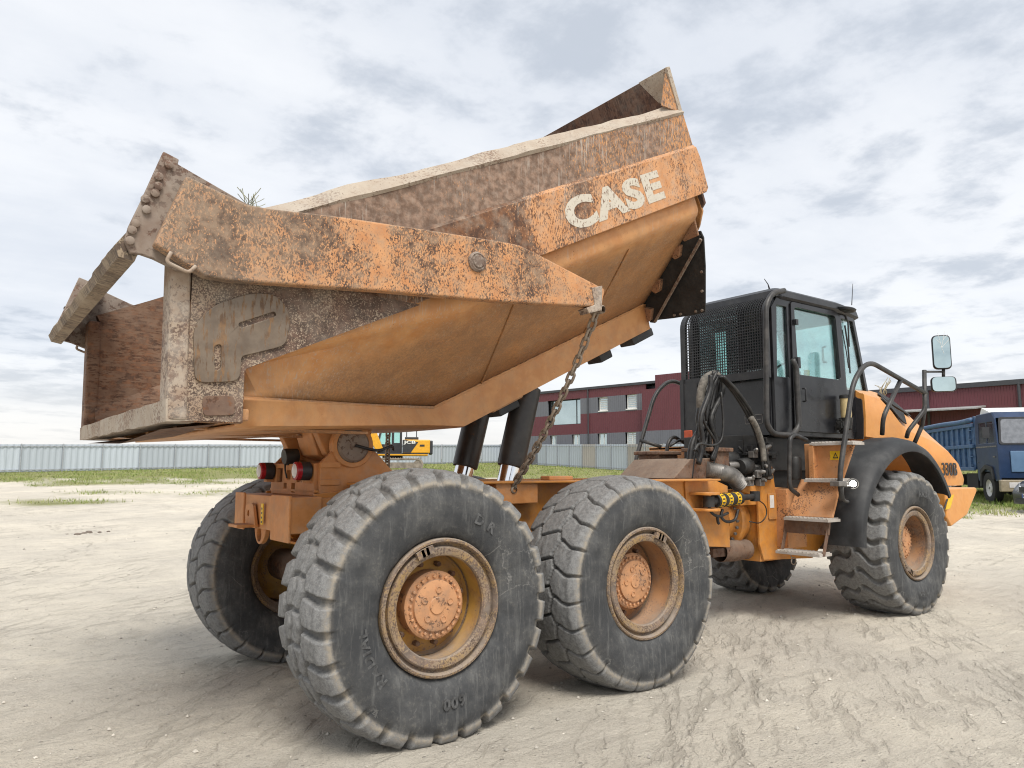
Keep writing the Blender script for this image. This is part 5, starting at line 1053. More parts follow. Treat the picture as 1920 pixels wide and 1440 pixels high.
# ---- hood
def hood_sec(x, cy, cz, ry, rz, zc, zb):
    arr = [(cy*.99, zb), (cy*1.01, (zb+cz)/2), (cy, cz-.02), (cy-.015, cz), (cy-.05, cz+(rz-cz)*.10), ((cy+ry)/2, (cz+rz)/2+.012), (ry+.03, rz-.025), (ry-.03, rz), (ry*.5, (rz+zc)/2+.015)]
    return [(x, -y, z) for y, z in arr]+[(x, 0, zc)]+[(x, y, z) for y, z in arr[::-1]]
H_ = [(6.28, .625, 2.46, .42, 2.525, 2.57, 1.95), (6.62, .64, 2.43, .43, 2.55, 2.60, 1.93), (6.85, .655, 2.29, .43, 2.545, 2.595, 1.90), (7.02, .67, 2.15, .43, 2.53, 2.58, 1.80), (7.12, .69, 2.07, .43, 2.515, 2.57, 1.70), (7.30, .735, 2.01, .43, 2.46, 2.52, 1.55), (7.60, .79, 1.93, .43, 2.33, 2.40, 1.38), (7.90, .835, 1.80, .43, 2.15, 2.22, 1.36), (8.12, .845, 1.66, .43, 1.99, 2.05, 1.36), (8.26, .835, 1.50, .42, 1.84, 1.88, 1.36), (8.32, .80, 1.40, .40, 1.62, 1.64, 1.36)]
hd_ = MB(); hd_.loft([hood_sec(*a) for a in H_]); hood = hd_.build('hood', M['hood'], TRUCK, smooth=38)
hk = MB(); hk.loft([hood_sec(6.262, .60, 2.40, .4, 2.47, 2.50, 1.92), hood_sec(6.279, .60, 2.40, .4, 2.47, 2.50, 1.92)]); hk.build('hood_seal', M['dark'], hood)
def slope_pt(x, f, s, lift):
    for A1, A2 in zip(H_[:-1], H_[1:]):
        if A1[0] <= x <= A2[0]:
            t = (x-A1[0])/(A2[0]-A1[0]); cy, cz, ry, rz = [A1[k]+(A2[k]-A1[k])*t for k in (1, 2, 3, 4)]
            n_ = np.array([0, -(rz-cz), -(cy-ry)]); n_ = np.array([.25, (rz-cz), (cy-ry)]); n_ /= np.linalg.norm(n_)
            y = cy+(ry-cy)*f; z = cz+(rz-cz)*f+.028*math.sin(math.pi*f); return (x+n_[0]*lift, s*-(y+n_[1]*lift), z+n_[2]*lift)
for s in (1, -1):
    for xa, xb, fa, fb_ in ((6.70, 7.16, .12, .50), (6.80, 7.50, .60, .90)):
        mb = MB(); rows = [[slope_pt(xa+(xb-xa)*i/8+(j/4)*.12, fa+(fb_-fa)*j/4, s, .008) for j in range(5)] for i in range(9)]
        mb.loft(rows, closed=False); o = mb.build('hood_vent', M['flap'], hood); so = o.modifiers.new('t', 'SOLIDIFY'); so.thickness = .012; so.offset = 0
hl = MB(); p = U(1770, 898, Y=-.872); xw = U(1797, 898, Y=-.872)[0]-p[0]; fit_text(hl, '330B', (p[0], -.855, 1.485), (1, -.02, 0), (0, 0, 1), (0, -1, 0), xw*1.0, .165, off=.012, ext=.004); hl.build('lettering', M['dark'], hood)
hm = MB(); hm.lathe([(0, .03), (.06, .02), (.075, 0), (.07, -.03)], (8.30, -.70, 1.42), (1, 0, 0), 20); hm.build('headlight', M['clearlens'], hood, smooth=35)
fbp = [(6.98, 1.345), (7.82, 1.345), (7.84, 1.30), (7.52, 1.02), (7.08, .90), (6.98, 1.0)]
fb = MB()
for s in (-1, 1): fb.plate(fbp, to=lambda u, v_, w_: (u, s*(1.16-w_), v_), h=.30)
fb.bb(7.30, 7.80, -.88, .88, 1.05, 1.335); fbo = fb.build('front_bumper', M['hood'], TRUCK, bevel=.02, seg=3)
fs = MB(); a = XZ(1772, 930, -1.16); fs.plate([XZ(*p, -1.165) for p in ((1780, 930), (1789, 927), (1782, 953), (1773, 956))], to=lambda u, v_, w_: (u, -1.1625-w_, v_), h=.003); fs.build('yellow_sticker', M['yellow'], fbo)
fs = MB(); fs.plate([XZ(*p, -1.165) for p in ((1775, 936), (1778, 935), (1771, 955), (1768, 957))], to=lambda u, v_, w_: (u, -1.163-w_, v_), h=.004); fs.build('slot', M['dark'], fbo)
tw_ = MB(); b0 = U(1655, 738, Y=-.2)
# dry weed stuck behind the hood
for k in range(10): tw_.tube(smooth_path([b0+np.array([rnd.uniform(-.05, .05), rnd.uniform(-.05, .05), -.10]), b0+np.array([rnd.uniform(-.08, .1), rnd.uniform(-.05, .05), .03]), b0+np.array([rnd.uniform(-.18, .22), rnd.uniform(-.12, .12), rnd.uniform(.10, .24)])], 4), .004, 4)
wd = tw_.build('dry_weed', plain('dry_straw', (.34, .30, .19), .8), None); tag(wd, 'dry straw-coloured weed sticking up behind the hood', 'weed')
bs_ = U(470, 395, Y=-1.0); tw_ = MB()
for k in range(16): tw_.tube(smooth_path([bs_+np.array([rnd.uniform(-.03, .03), rnd.uniform(-.03, .03), -.30]), bs_+np.array([rnd.uniform(-.04, .04), rnd.uniform(-.03, .03), -.02]), bs_+np.array([rnd.uniform(-.10, .10), rnd.uniform(-.06, .06), rnd.uniform(.05, .13)])], 4), .0022, 4)
wd = tw_.build('dry_weed', plain('dry_grass_stalk', (.30, .30, .20), .8), None); tag(wd, 'thin dry weed growing inside the raised rusty body', 'weed')
# ---- fenders with mud flaps
for s in (-1, 1):
    arc = [(4.90, .80), (4.925, 1.00), (5.00, 1.20), (5.13, 1.38), (5.31, 1.545), (5.52, 1.67), (5.78, 1.755), (6.05, 1.775), (6.30, 1.72), (6.52, 1.59), (6.68, 1.43), (6.80, 1.25)]
    A2 = smooth_path([(a[0], a[1], 0) for a in arc], 4); secs = []
    for i, p in enumerate(A2):
        t = A2[min(i+1, len(A2)-1)]-A2[max(i-1, 0)]; t = t/np.linalg.norm(t); n_ = np.array([-t[1], t[0], 0]); 
        dl = .10*min(1., max(.0, (p[1]-.9)/.6))
        q = lambda y, d: (p[0]+n_[0]*d, s*y, p[1]+n_[1]*d)
        secs.append([q(-1.29, -.02), q(-1.29, .03), q(-1.27, .05+dl*.15), q(-1.20, .055+dl*.55), q(-1.08, .06+dl*.8), q(-.90, .06+dl*.8), q(-.90, .04+dl*.8), q(-1.08, .035+dl*.75), q(-1.19, .03+dl*.5), q(-1.265, .015), q(-1.27, -.02)])
    fd = MB(); fd.loft(secs); fd.build('fender', M['rubber'], TRUCK, smooth=45)
# ---- ladder
LD = MB(); LD.plate([(-.70, 1.83), (-1.26, 1.83), (-1.10, 1.44), (-.70, 1.44)], to=lambda u, v_, w_: (4.86+w_-.35*(1.83-v_)*0, u, v_), h=.03)
LD.loft([[(4.80, -.68, 1.46), (4.80, -1.13, 1.46), (4.83, -1.13, 1.46), (4.83, -.68, 1.46)], [(4.62, -.62, 1.09), (4.62, -1.12, 1.09), (4.65, -1.12, 1.09), (4.65, -.62, 1.09)]])
LD.bb(4.80, 5.1, -.84, -.78, 1.36, 1.82); LD.bb(4.66, 5.0, -.60, -.46, .75, 1.36); ladder = LD.build('ladder', M['step'], TRUCK, bevel=.006)
LD2 = MB(); LD2.plate([(-.60, 1.05), (-1.10, 1.05), (-1.08, .92), (-.58, .92)], to=lambda u, v_, w_: (4.60+w_, u, v_), h=.03); LD2.plate([(4.50, .72), (4.55, .72), (4.66, 1.0), (4.61, 1.0)], to=lambda u, v_, w_: (u, -1.06-w_*.0-w_, v_), h=.012); LD2.plate([(4.50, .72), (4.55, .72), (4.66, 1.0), (4.61, 1.0)], to=lambda u, v_, w_: (u, -.60-w_, v_), h=.012); LD2.build('lower_riser', M['rustmetal'], ladder, bevel=.004)
for (x, z, ya, yb) in ((4.80, 1.835, -.80, -1.27), (4.70, 1.462, -.78, -1.17), (4.53, 1.078, -.64, -1.13), (4.45, .745, -.585, -1.07)):
    sm2 = MB(); sm2.bb(x, x+.22, ya, yb, z-.028, z); n_ = 12
    for k in range(n_): yy = ya+(yb-ya)*(k+.5)/n_; sm2.bb(x+.004, x+.21, yy-.006, yy+.006, z, z+.012)
    sm2.build('step', M['tread_metal'], ladder, bevel=.002)
ls = MB(); ls.bb(4.856, 4.859, -1.13, -.99, 1.66, 1.75); ls.build('warning_label', M['yellow'], ladder)
ls = MB(); ls.plate([(-1.02, 1.675), (-1.08, 1.675), (-1.05, 1.735)], [[(-1.033, 1.684), (-1.067, 1.684), (-1.05, 1.718)]], to=lambda u, v_, w_: (4.8555-w_, u, v_), h=.001); ls.build('warning_triangle', M['dark'], ladder)
# same stairs on the other side
LD = MB(); LD.plate([(.70, 1.83), (1.26, 1.83), (1.10, 1.44), (.70, 1.44)], to=lambda u, v_, w_: (4.60+w_, u, v_), h=.03); LD.bb(4.6, 5.1, .7, 1.25, 1.80, 1.835); LD.build('ladder', M['step'], TRUCK, bevel=.006)
ls = MB(); ls.bb(4.594, 4.598, .80, 1.05, 1.60, 1.72); ls.build('warning_label', M['yellow'], TRUCK)
# ---- handrails
def rail(pts, r=.024, rr=.12, name='handrail'):
    mb = MB(); mb.tube(round_path(pts, rr, 7), r, 12); return mb.build(name, M['rail'], TRUCK, smooth='all')
yh = -1.22
main = [U(*p, Y=yh) for p in ((1579, 938), (1575, 905), (1576, 878), (1600, 712), (1628, 676), (1736, 738))]
rail(main, .026, .22); 
rail([U(1689, 712, Y=yh), U(1656, 782, Y=yh+.05), U(1654, 815, Y=yh+.10)], .024, .08); mpost = U(1733, 694, Y=yh)
rail([mpost, U(1734, 768, Y=yh), U(1703, 808, Y=yh+.1), U(1700, 820, Y=yh+.14)], .024, .06); rail([U(1734, 766, Y=yh), U(1728, 800, Y=yh+.1), U(1715, 830, Y=yh+.14)], .024, .03)
rail([U(*p, Y=-.78) for p in ((1512, 825), (1490, 815), (1481, 822), (1480, 915), (1497, 928))], .022, .08)
rail([U(*p, Y=1.22) for p in ((1194, 886), (1192, 862), (1228, 738), (1256, 711), (1296, 728))], .026, .22); rail([U(1200, 825, Y=1.22), U(1240, 838, Y=1.0)], .022)
rail([U(*p, Y=.80) for p in ((1250, 872), (1251, 832), (1262, 817), (1296, 838))], .022, .08); rail([U(*p, Y=.70) for p in ((1293, 822), (1272, 826), (1256, 836))], .016, .05)
cp = MB(); p = U(1187, 886, Y=1.24); cp.lathe([(0, -.03), (.05, -.03), (.06, 0), (.05, .03), (0, .03)], p, (-1, -.3, 0), 16); cp.build('marker_lamp', M['white'], TRUCK, smooth=35)
# mirrors
def mirror(px, py, wd, ht, name, crack=False, mir=1):
    c = U(px, py, Y=yh-.12); c = np.array([c[0], c[1]*mir, c[2]]); n_ = np.array([-.86, -.5*mir, 0]); n_ /= np.linalg.norm(n_); u_ = np.array([-n_[1], n_[0], 0])*-1; out = round_poly([(-wd/2, -ht/2), (wd/2, -ht/2*.98), (wd/2*1.02, ht/2), (-wd/2*.98, ht/2)], min(wd, ht)*.3, 5)
    mb = MB(); mb.plate(out, to=lambda a, b, w_: tuple(c+u_*a+np.array([0, 0, b])-n_*w_), h=.07); o = mb.build(name, M['dblack'], TRUCK, bevel=.018, seg=3)
    g_ = MB(); g_.plate([(x*.88, y*.93) for x, y in out], to=lambda a, b, w_: tuple(c+u_*a+np.array([0, 0, b])+n_*(.001+w_)), h=.003); g_.build('mirror_glass', M['mirror'], o)
    if crack:
        k = MB()
        for a0, b0, a1, b1 in ((-.04, .24, .0, .05), (.0, .05, .03, .22), (.0, .05, -.08, .14), (.0, .05, -.02, -.02), (.01, .1, .05, .15), (-.02, .14, -.07, .20)):
            k.tube([tuple(c+u_*a+np.array([0, 0, b])+n_*.005) for a, b in ((a0, b0), (a1, b1))], .0022, 4)
        k.build('crack', M['white'], o)
mirror(1766, 660, .19, .40, 'mirror', True); mirror(1770, 720, .26, .175, 'mirror')
rail([U(1733, 697, Y=yh), U(1769, 697, Y=yh-.10)], .012); rail([U(1769, 690, Y=yh-.10), U(1769, 708, Y=yh-.10)], .018)
# lit work lamp on the ladder
p = U(1600, 907, Y=-1.24)
wl = MB(); wl.lathe([(0, .05), (.04, .05), (.055, .02), (.058, -.014), (.052, -.016), (.044, -.006), (.030, -.008), (0, -.008)], p, (1, .4, 0), 22); wl.tube([p+np.array([.04, .02, -.02]), U(1579, 912, Y=-1.22)], .014, 8); o = wl.build('work_lamp', M['dblack'], TRUCK, smooth=35)
wl = MB(); wl.lathe([(.030, -.012), (.02, -.018), (0, -.019)], p, (1, .4, 0), 22); wl.build('lit_lens', M['lampwhite'], o, smooth=35)
bk = MB(); bk.tube(smooth_path([U(*q, Y=-1.22) for q in ((1576, 905), (1577, 925), (1583, 938), (1590, 941))], 5), .016, 8); bk.build('lamp_cable', M['rail'], TRUCK, smooth='all')
pl = MB(); q = U(1568, 906, Y=-1.20); pl.bb(q[0]-.05, q[0]+.10, -1.26, -1.16, q[2]-.03, q[2]+.02); pl.build('rail_clamp', M['steel'], TRUCK, bevel=.006)
ch = MB(); q = U(1488, 1048, Y=-.75); ch.tube([(q[0]+.04*math.cos(a), -.75, q[2]-.02+.035*math.sin(a)) for a in np.linspace(0, 6.28, 13)[:-1]], .006, 6, closed=True); ch.tube([(q[0]-.03, -.75, q[2]), (q[0]-.04, -.74, .74)], .005, 6); ch.build('step_chain', M['chain'], TRUCK)
# ================================================================ VEHICLES BEHIND
def frame_at(px, s, ang, dz=0.):
    """origin on the ground at column px / depth s; ang = heading: lateral cos, depth -sin (towards the camera)"""
    o = PXS(px, s); f = np.array([*(RT[:2]*math.cos(ang)-GF*math.sin(ang))]); l = np.array([-f[1], f[0]])
    return o, (lambda x, y, z: (f[0]*x+l[0]*y, f[1]*x+l[1]*y, z+dz))
# ---- tracked excavator
o0, T = frame_at(737, 56., R(173))
EXC = empty('tracked_excavator', o0); tag(EXC, 'yellow and black tracked excavator parked by the sheet fence', 'excavator')
M['jy'] = plain('excavator_yellow', (.72, .36, .02), .4, var=.08); M['jb'] = plain('excavator_black', (.025, .026, .03), .5, var=.2); M['trk'] = plain('muddy_track', (.24, .205, .17), .85, var=.35, scale=3)
for s in (-1, 1):
    prof = round_poly([(-2.1, .0), (2.1, .0), (2.35, .45), (2.1, .92), (-2.1, .92), (-2.35, .45)], .3, 5)
    inn = round_poly([(-2.0, .10), (2.0, .10), (2.2, .45), (2.0, .82), (-2.0, .82), (-2.2, .45)], .28, 5)
    mb = MB(T); mb.plate(prof, (inn,), to=lambda u, v_, w_: (u, s*(1.05+w_), v_), h=.6); tr = mb.build('track', M['trk'], EXC)
    mb = MB(T); mb.bb(-1.7, 1.7, s*1.15, s*1.55, .22, .62); mb.build('track_frame', M['trk'], tr)
    for x in (-1.9, 1.9): mb = MB(T); mb.cyl((x, s*1.1, .45), (x, s*1.6, .45), .36, seg=20); mb.build('sprocket', M['trk'], tr)
    for k in range(46):
        a = k/46; n_ = len(prof); i = int(a*n_); P0 = np.array(prof[i]); P1 = np.array(prof[(i+1) % n_]); c = P0+(P1-P0)*(a*n_-i)
    mb = MB(T)
    for x in np.linspace(-2.1, 2.1, 24):
        for z in (-.03, .95): mb.box((x, s*1.35, z+.0), (.05, .6, .05))
    mb.build('track_shoes', M['trk'], tr)
mb = MB(T); mb.cyl((0, 0, .8), (0, 0, 1.15), .75, seg=28); mb.build('slew_ring', M['jb'], EXC)
mb = MB(T); mb.bb(-2.6, 1.6, -1.3, 1.3, 1.12, 1.30); mb.build('deck', M['jb'], EXC, bevel=.02)
mb = MB(T); mb.bb(-2.75, -.75, -1.34, 1.34, 1.30, 2.28); eh = mb.build('engine_house', M['jy'], EXC, bevel=.06)
mb = MB(T); mb.bb(-2.95, -2.70, -1.30, 1.30, 1.22, 2.22); mb.build('counterweight', M['jb'], EXC, bevel=.06)
for s in (-1, 1):
    mb = MB(T); mb.plate([(-1.35, 1.32), (-.75, 1.32), (-.75, 2.26), (-1.35, 2.26) if False else (-.95, 2.26), (-1.9, 2.10), (-1.75, 1.9)], to=lambda u, v_, w_: (u, s*(1.345+w_), v_), h=.01); mb.build('black_panel', M['jb'], eh)
    tx = MB(T); fit_text(tx, 'JCB', ((-1.72, -1.362, 1.92) if s < 0 else (-.82, 1.362, 1.92)), (1 if s < 0 else -1, 0, 0), (0, 0, 1), (0, s, 0), .88, .28, off=.03, ext=.004); tx.build('lettering', M['white'], eh)
    mb = MB(T); mb.bb(-2.35, -2.0, s*1.36, s*1.352, 1.78, 1.92); mb.build('model_badge', M['jb'], eh)
    mb = MB(T); mb.bb(-2.6, 1.55, s*1.335, s*1.35, 1.13, 1.22); mb.build('yellow_stripe', M['jy'], EXC)
mb = MB(T); mb.bb(-1.9, -.9, -.9, .6, 2.28, 2.50); mb.build('engine_cover', M['jb'], EXC, bevel=.03)
for y in (-1.15,):
    mb = MB(T); mb.tube(round_path([(-1.0, y, 2.28), (-1.0, y, 3.05), (-1.75, y, 3.05), (-1.75, y, 2.45), (-1.1, y, 2.45)], .1), .035, 8); mb.tube(round_path([(-.4, y, 3.12), (-1.9, y, 3.12)], .1), .05, 8); mb.build('guard_rail', M['jb'], EXC)
cabp = [(-.65, 1.3), (1.15, 1.3), (1.25, 2.0), (.95, 3.05), (-.65, 3.05)]
for s, yy in ((-1, -1.32), (1, .0)):
    pass
mb = MB(T)
for yy in (-1.34, -.36): mb.plate(cabp, ([(-.5, 2.1), (-.05, 2.1), (-.05, 2.92), (-.5, 2.92)], [(.10, 2.0), (1.1, 2.0), (.88, 2.92), (.10, 2.92)]), to=lambda u, v_, w_: (u, yy+w_, v_), h=.05)
mb.bb(-.65, .95, -1.34, -.31, 3.03, 3.12); mb.bb(-.65, 1.15, -1.30, -.35, 1.3, 1.4); xc = mb.build('cab', M['jb'], EXC, bevel=.02)
for yy in (-1.32, -.34):
    mb = MB(T); mb.bb(-.5, -.05, yy, yy+.01, 2.1, 2.92); mb.build('window', M['glass'], xc)
    mb = MB(T); mb.plate([(.10, 2.0), (1.1, 2.0), (.88, 2.92), (.10, 2.92)], to=lambda u, v_, w_: (u, yy+w_, v_), h=.01); mb.build('window', M['glass'], xc)
tx = MB(T); tx.plate(circle(.35, 1.78, .19, 20), to=lambda u, v_, w_: (u, -1.345-w_, v_), h=.006); tx.build('round_badge', M['jy'], xc)
bo = MB(T)
path = [(.9, 1.5), (1.6, 2.9), (2.5, 4.3), (3.6, 5.0), (5.2, 4.9)]; bo.loft([[(x-.18*a, y, z+.1) for a, y in ((1, -.05), (1, .45), (-1, .45), (-1, -.05))] if False else [(x-w_, -.05, z+w_*.5), (x-w_, .45, z+w_*.5), (x+w_, .45, z-w_*.6), (x+w_, -.05, z-w_*.6)] for (x, z), w_ in zip(path, (.22, .32, .34, .30, .2))]); bo.build('boom', M['jy'], EXC, bevel=.03)
bo = MB(T); bo.loft([[(5.0, .0, 5.1), (5.0, .4, 5.1), (5.4, .4, 4.9), (5.4, .0, 4.9)], [(5.9, .05, 2.2), (5.9, .35, 2.2), (6.2, .35, 2.2), (6.2, .05, 2.2)]]); bo.build('stick', M['jy'], EXC, bevel=.03)
bo = MB(T); bo.plate([(5.6, 2.3), (6.3, 2.2), (6.4, 1.4), (5.9, .9), (5.1, .95), (5.0, 1.3), (5.5, 1.6)], to=lambda u, v_, w_: (u, -.35+w_, v_), h=1.1); bo.build('bucket', M['trk'], EXC, bevel=.03)
for s in (-.12, .52):
    bo = MB(T); bo.tube([(1.35, s, 1.35), (2.0, s, 2.6)], .09, 12); bo.tube([(1.9, s, 2.4), (2.4, s, 3.6)], .05, 10); bo.build('boom_cylinder', M['jb'], EXC, smooth=35)
# ---- blue tipper lorry
sC = 24.2; o1 = PXS(1867, sC); hx = -.21; fdir = RT[:2]*hx-GF*math.sqrt(1-hx*hx); fdir = fdir/np.linalg.norm(fdir); ldir = np.array([-fdir[1], fdir[0]])
# origin: near front corner of the cab; x forward, y to its left (away behind), its right side faces the camera
def TL(x, y, z): return (fdir[0]*x+ldir[0]*y, fdir[1]*x+ldir[1]*y, z)
LOR = empty('blue_tipper_lorry', o1); tag(LOR, 'old dark blue tipper lorry with ribbed blue body parked on the grass', 'lorry')
M['lb'] = plain('dark_blue_cab_paint', (.009, .028, .078), .34, var=.2, scale=2, dust=.15, dustc=(.12, .13, .16)); M['lt'] = weather('faded_blue_tipper_paint', (.055, .13, .27), (.04, .09, .19), rust=.10, rscale=8, dust=.35, dustc=(.20, .25, .31), rough=.6)
M['ltub'] = plain('lorry_underbody', (.02, .02, .021), .8); M['lw'] = plain('pale_blue_panel', (.10, .18, .30), .45, var=.1, scale=2)
cw = 2.45
mb = MB(TL)
sidep = [(-1.75, .95), (-1.75, 2.75), (-1.55, 2.98), (-.30, 3.0), (-.10, 2.80), (0, 1.95), (.02, .75), (-.30, .75), (-.40, 1.05), (-1.3, 1.05), (-1.4, .75), (-1.7, .75)]
for yy in (0, cw-.06): mb.plate(sidep, ([(-1.50, 2.0), (-.85, 2.0), (-.85, 2.68), (-1.45, 2.68)], [(-.78, 2.0), (-.20, 2.0), (-.28, 2.68), (-.78, 2.68)]), to=lambda u, v_, w_: (u, yy+w_, v_), h=.06)
mb.loft([[(-1.75, 0.02, 2.75), (-1.55, .02, 2.98), (-.30, .02, 3.0), (-.10, .02, 2.80)], [(-1.75, cw-.02, 2.75), (-1.55, cw-.02, 2.98), (-.30, cw-.02, 3.0), (-.10, cw-.02, 2.80)]], closed=False)
mb.bb(-1.74, -1.70, .03, cw-.03, .8, 2.75); mb.loft([[(.0, .03, 1.95), (.02, .03, .85), (-.04, .03, .85), (-.06, .03, 1.95)], [(.0, cw-.03, 1.95), (.02, cw-.03, .85), (-.04, cw-.03, .85), (-.06, cw-.03, 1.95)]])
lc = mb.build('cab', M['lb'], LOR, bevel=.04, seg=3)
mb = MB(TL); mb.plate(round_poly([(.12, 1.98), (cw-.12, 1.98), (cw-.18, 2.76), (.18, 2.76)], .1), to=lambda u, v_, w_: (.0-(v_-1.95)*.118+w_, u, v_), h=.012); mb.build('windscreen', plain('dusty_lorry_glass', (.22, .23, .25), .12, .3, var=.15), lc)
mb = MB(TL); mb.plate(round_poly([(.05, 1.93), (cw-.05, 1.93), (cw-.12, 2.82), (.12, 2.82)], .1), (round_poly([(.12, 1.98), (cw-.12, 1.98), (cw-.18, 2.76), (.18, 2.76)], .1),), to=lambda u, v_, w_: (-.01-(v_-1.95)*.118+w_, u, v_), h=.03); mb.build('windscreen_frame', M['jb'], lc)
mb = MB(TL)
for a in ([(-1.50, 2.0), (-.85, 2.0), (-.85, 2.68), (-1.45, 2.68)], [(-.78, 2.0), (-.20, 2.0), (-.28, 2.68), (-.78, 2.68)]): mb.plate(a, to=lambda u, v_, w_: (u, .02+w_, v_), h=.01)
mb.build('side_window', M['dwin'], lc)
mb = MB(TL); mb.bb(.025, .05, .35, cw-.35, 1.05, 1.72); mb.build('front_panel', M['lw'], lc, bevel=.02)
mb = MB(TL); mb.bb(.052, .07, 1.0, cw-.8, 1.12, 1.55); mb.build('grille', M['jb'], lc); mb = MB(TL)
for q in ((.92, 1.0, 1.06, 1.62), (cw-.8, cw-.72, 1.06, 1.62), (1.0, cw-.8, 1.55, 1.62), (1.0, cw-.8, 1.06, 1.12)): mb.bb(.052, .085, *q)
mb.build('grille_surround', M['blind'], lc)
mb = MB(TL); mb.bb(-.05, .12, -.02, cw+.02, .42, .80); mb.build('bumper', weather('worn_cream_bumper', (.30, .25, .17), rust=.3, rscale=12, dust=.4), LOR, bevel=.03)
mb = MB(TL); mb.bb(.125, .135, .22, .62, .55, .72); mb.build('headlight', M['clearlens'], LOR, bevel=.01)
mb = MB(TL); mb.bb(-1.60, -1.57, -.03, .0, 1.35, 1.37); mb.bb(-.35, -.2, -.025, -.002, 1.52, 1.56); mb.bb(-1.72, -.05, -.012, -.002, 1.86, 1.90); mb.build('door_trim', M['steel'], lc)
mb = MB(TL); mb.plate(round_poly([(-1.45, .55), (-1.40, 1.12), (-.95, 1.30), (-.45, 1.22), (-.30, .80), (-.42, .80), (-.55, 1.08), (-.95, 1.15), (-1.28, 1.0), (-1.33, .55)], .05), to=lambda u, v_, w_: (u, -.06+w_, v_), h=.5); mb.build('wheel_arch', M['rubber'], LOR, bevel=.02)
def lwheel(x, y):
    mb = MB(TL); n_ = 28
    prof = [(.28, -.13), (.40, -.15), (.50, -.13), (.52, -.06), (.52, .06), (.50, .13), (.40, .15), (.28, .13)]
    secs = [[(x+r*math.cos(2*math.pi*k/n_), y+d_, .52+r*math.sin(2*math.pi*k/n_)) for k in range(n_)] for r, d_ in prof]; mb.loft(secs, caps=False); w_ = mb.build('wheel', M['ltub'], LOR, smooth=40)
    mb = MB(TL); secs = [[(x+r*math.cos(2*math.pi*k/n_), y+d_, .52+r*math.sin(2*math.pi*k/n_)) for k in range(n_)] for r, d_ in ((.285, -.12), (.26, -.06), (.15, -.04), (.12, -.10), (.04, -.11))]; mb.loft(secs, caps=False); mb.build('rim', M['blind'], w_, smooth=40)
for x in (-.88, -4.6, -5.95):
    lwheel(x, .13); lwheel(x, cw-.15)
mb = MB(TL); mb.bb(-7.2, -.2, .75, cw-.75, .55, .95); mb.bb(-2.9, -1.9, .05, .6, .5, 1.0); mb.build('chassis', M['ltub'], LOR)
# ribbed tipper body
zb, zt = 1.15, 2.72; x0, x1 = -7.2, -1.95
mb = MB(TL); mb.bb(x0, x1, .04, .10, zb, zt); mb.bb(x0, x1, cw-.10, cw-.04, zb, zt); mb.bb(x1-.06, x1, .05, cw-.05, zb, zt+.25); mb.bb(x0, x1, .05, cw-.05, zb-.02, zb+.06); tb_ = mb.build('tipper_body', M['lt'], LOR)
mb = MB(TL); mb.plate([(x1, zt+.25), (x1+.45, zt+.18), (x1+.38, zt-.45), (x1, zt-.85)], to=lambda u, v_, w_: (u, .05+w_, v_), h=.05); mb.bb(x1-.02, x1+.45, .10, cw-.10, zt+.12, zt+.18); mb.build('cab_shield', M['lt'], tb_)
for k in range(10):
    x = x1-.30-k*.53; mb = MB(TL); mb.bb(x-.05, x+.05, -.03, .04, zb, zt-.06); mb.build('rib', M['lt'], tb_, bevel=.01)
for z in (zt-.06, (zb+zt)/2, zb): mb = MB(TL); mb.bb(x0, x1+.02, -.05, .042, z-.06, z+.07); mb.build('side_rail', M['lt'], tb_, bevel=.02)
for k in range(5): mb = MB(TL); mb.bb(x1-.26, x1+.0, -.045, -.02, zb+.12+k*.30, zb+.15+k*.30); mb.build('rung', M['lt'], tb_)
mb = MB(TL); mb.tube(smooth_path([(x0, -.02, zt+.10), (-5., -.04, zt+.12), (-3., -.02, zt+.10), (x1, -.02, zt+.13)], 6), .09, 10); mb.build('rolled_tarp', M['lt'], tb_, smooth='all')
mb = MB(TL); mb.loft([[(-1.65, .15, 2.98), (-1.45, .15, 3.22), (-.85, .15, 3.05), (-.85, .15, 2.99)], [(-1.65, cw-.15, 2.98), (-1.45, cw-.15, 3.22), (-.85, cw-.15, 3.05), (-.85, cw-.15, 2.99)]]); mb.build('wind_deflector', M['white'], lc)
mb = MB(TL); mb.tube([(-.15, -.03, 2.6), (-.12, -.25, 2.6), (-.12, -.25, 2.1)], .015, 6); mb.bb(-.15, -.10, -.36, -.16, 2.15, 2.50); mb.build('mirror', M['jb'], lc)
# ---- dark van
o2 = PXS(1885, 22.0); f2 = RT[:2]*-.975+GF*.06; f2 = f2/np.linalg.norm(f2); l2 = np.array([-f2[1], f2[0]])
def TV(x, y, z): return (f2[0]*x+l2[0]*y, f2[1]*x+l2[1]*y, z)
VAN = empty('dark_van', o2); tag(VAN, 'dark grey compact van parked beside the blue lorry', 'van')
M['vp'] = plain('dark_grey_van_paint', (.03, .034, .042), .3, var=.1, coat=.4)
vw = 1.76; secs = []
for x, zb_, zt_, ins in ((.0, .30, .62, .22), (-.06, .22, .74, .10), (-.25, .2, .86, .02), (-.9, .2, 1.02, .0), (-1.25, .2, 1.08, .0), (-1.95, .2, 1.78, .10), (-2.2, .2, 1.83, .12), (-4.2, .2, 1.83, .12), (-4.35, .3, 1.7, .12)):
    mid = min(zt_, .95); secs.append([(x, ins*.6, zb_), (x, ins*.0+(.10 if x > -.1 else 0), .5), (x, (.12 if x > -.1 else 0), mid*.92), (x, ins+.06, zt_-.05), (x, ins+.16, zt_), (x, vw-ins-.16, zt_), (x, vw-ins-.06, zt_-.05), (x, vw-(.12 if x > -.1 else 0), mid*.92), (x, vw-ins*.0-(.10 if x > -.1 else 0), .5), (x, vw-ins*.6, zb_)])
mb = MB(TV); mb.loft(secs); vb_ = mb.build('body', M['vp'], VAN, smooth=40)
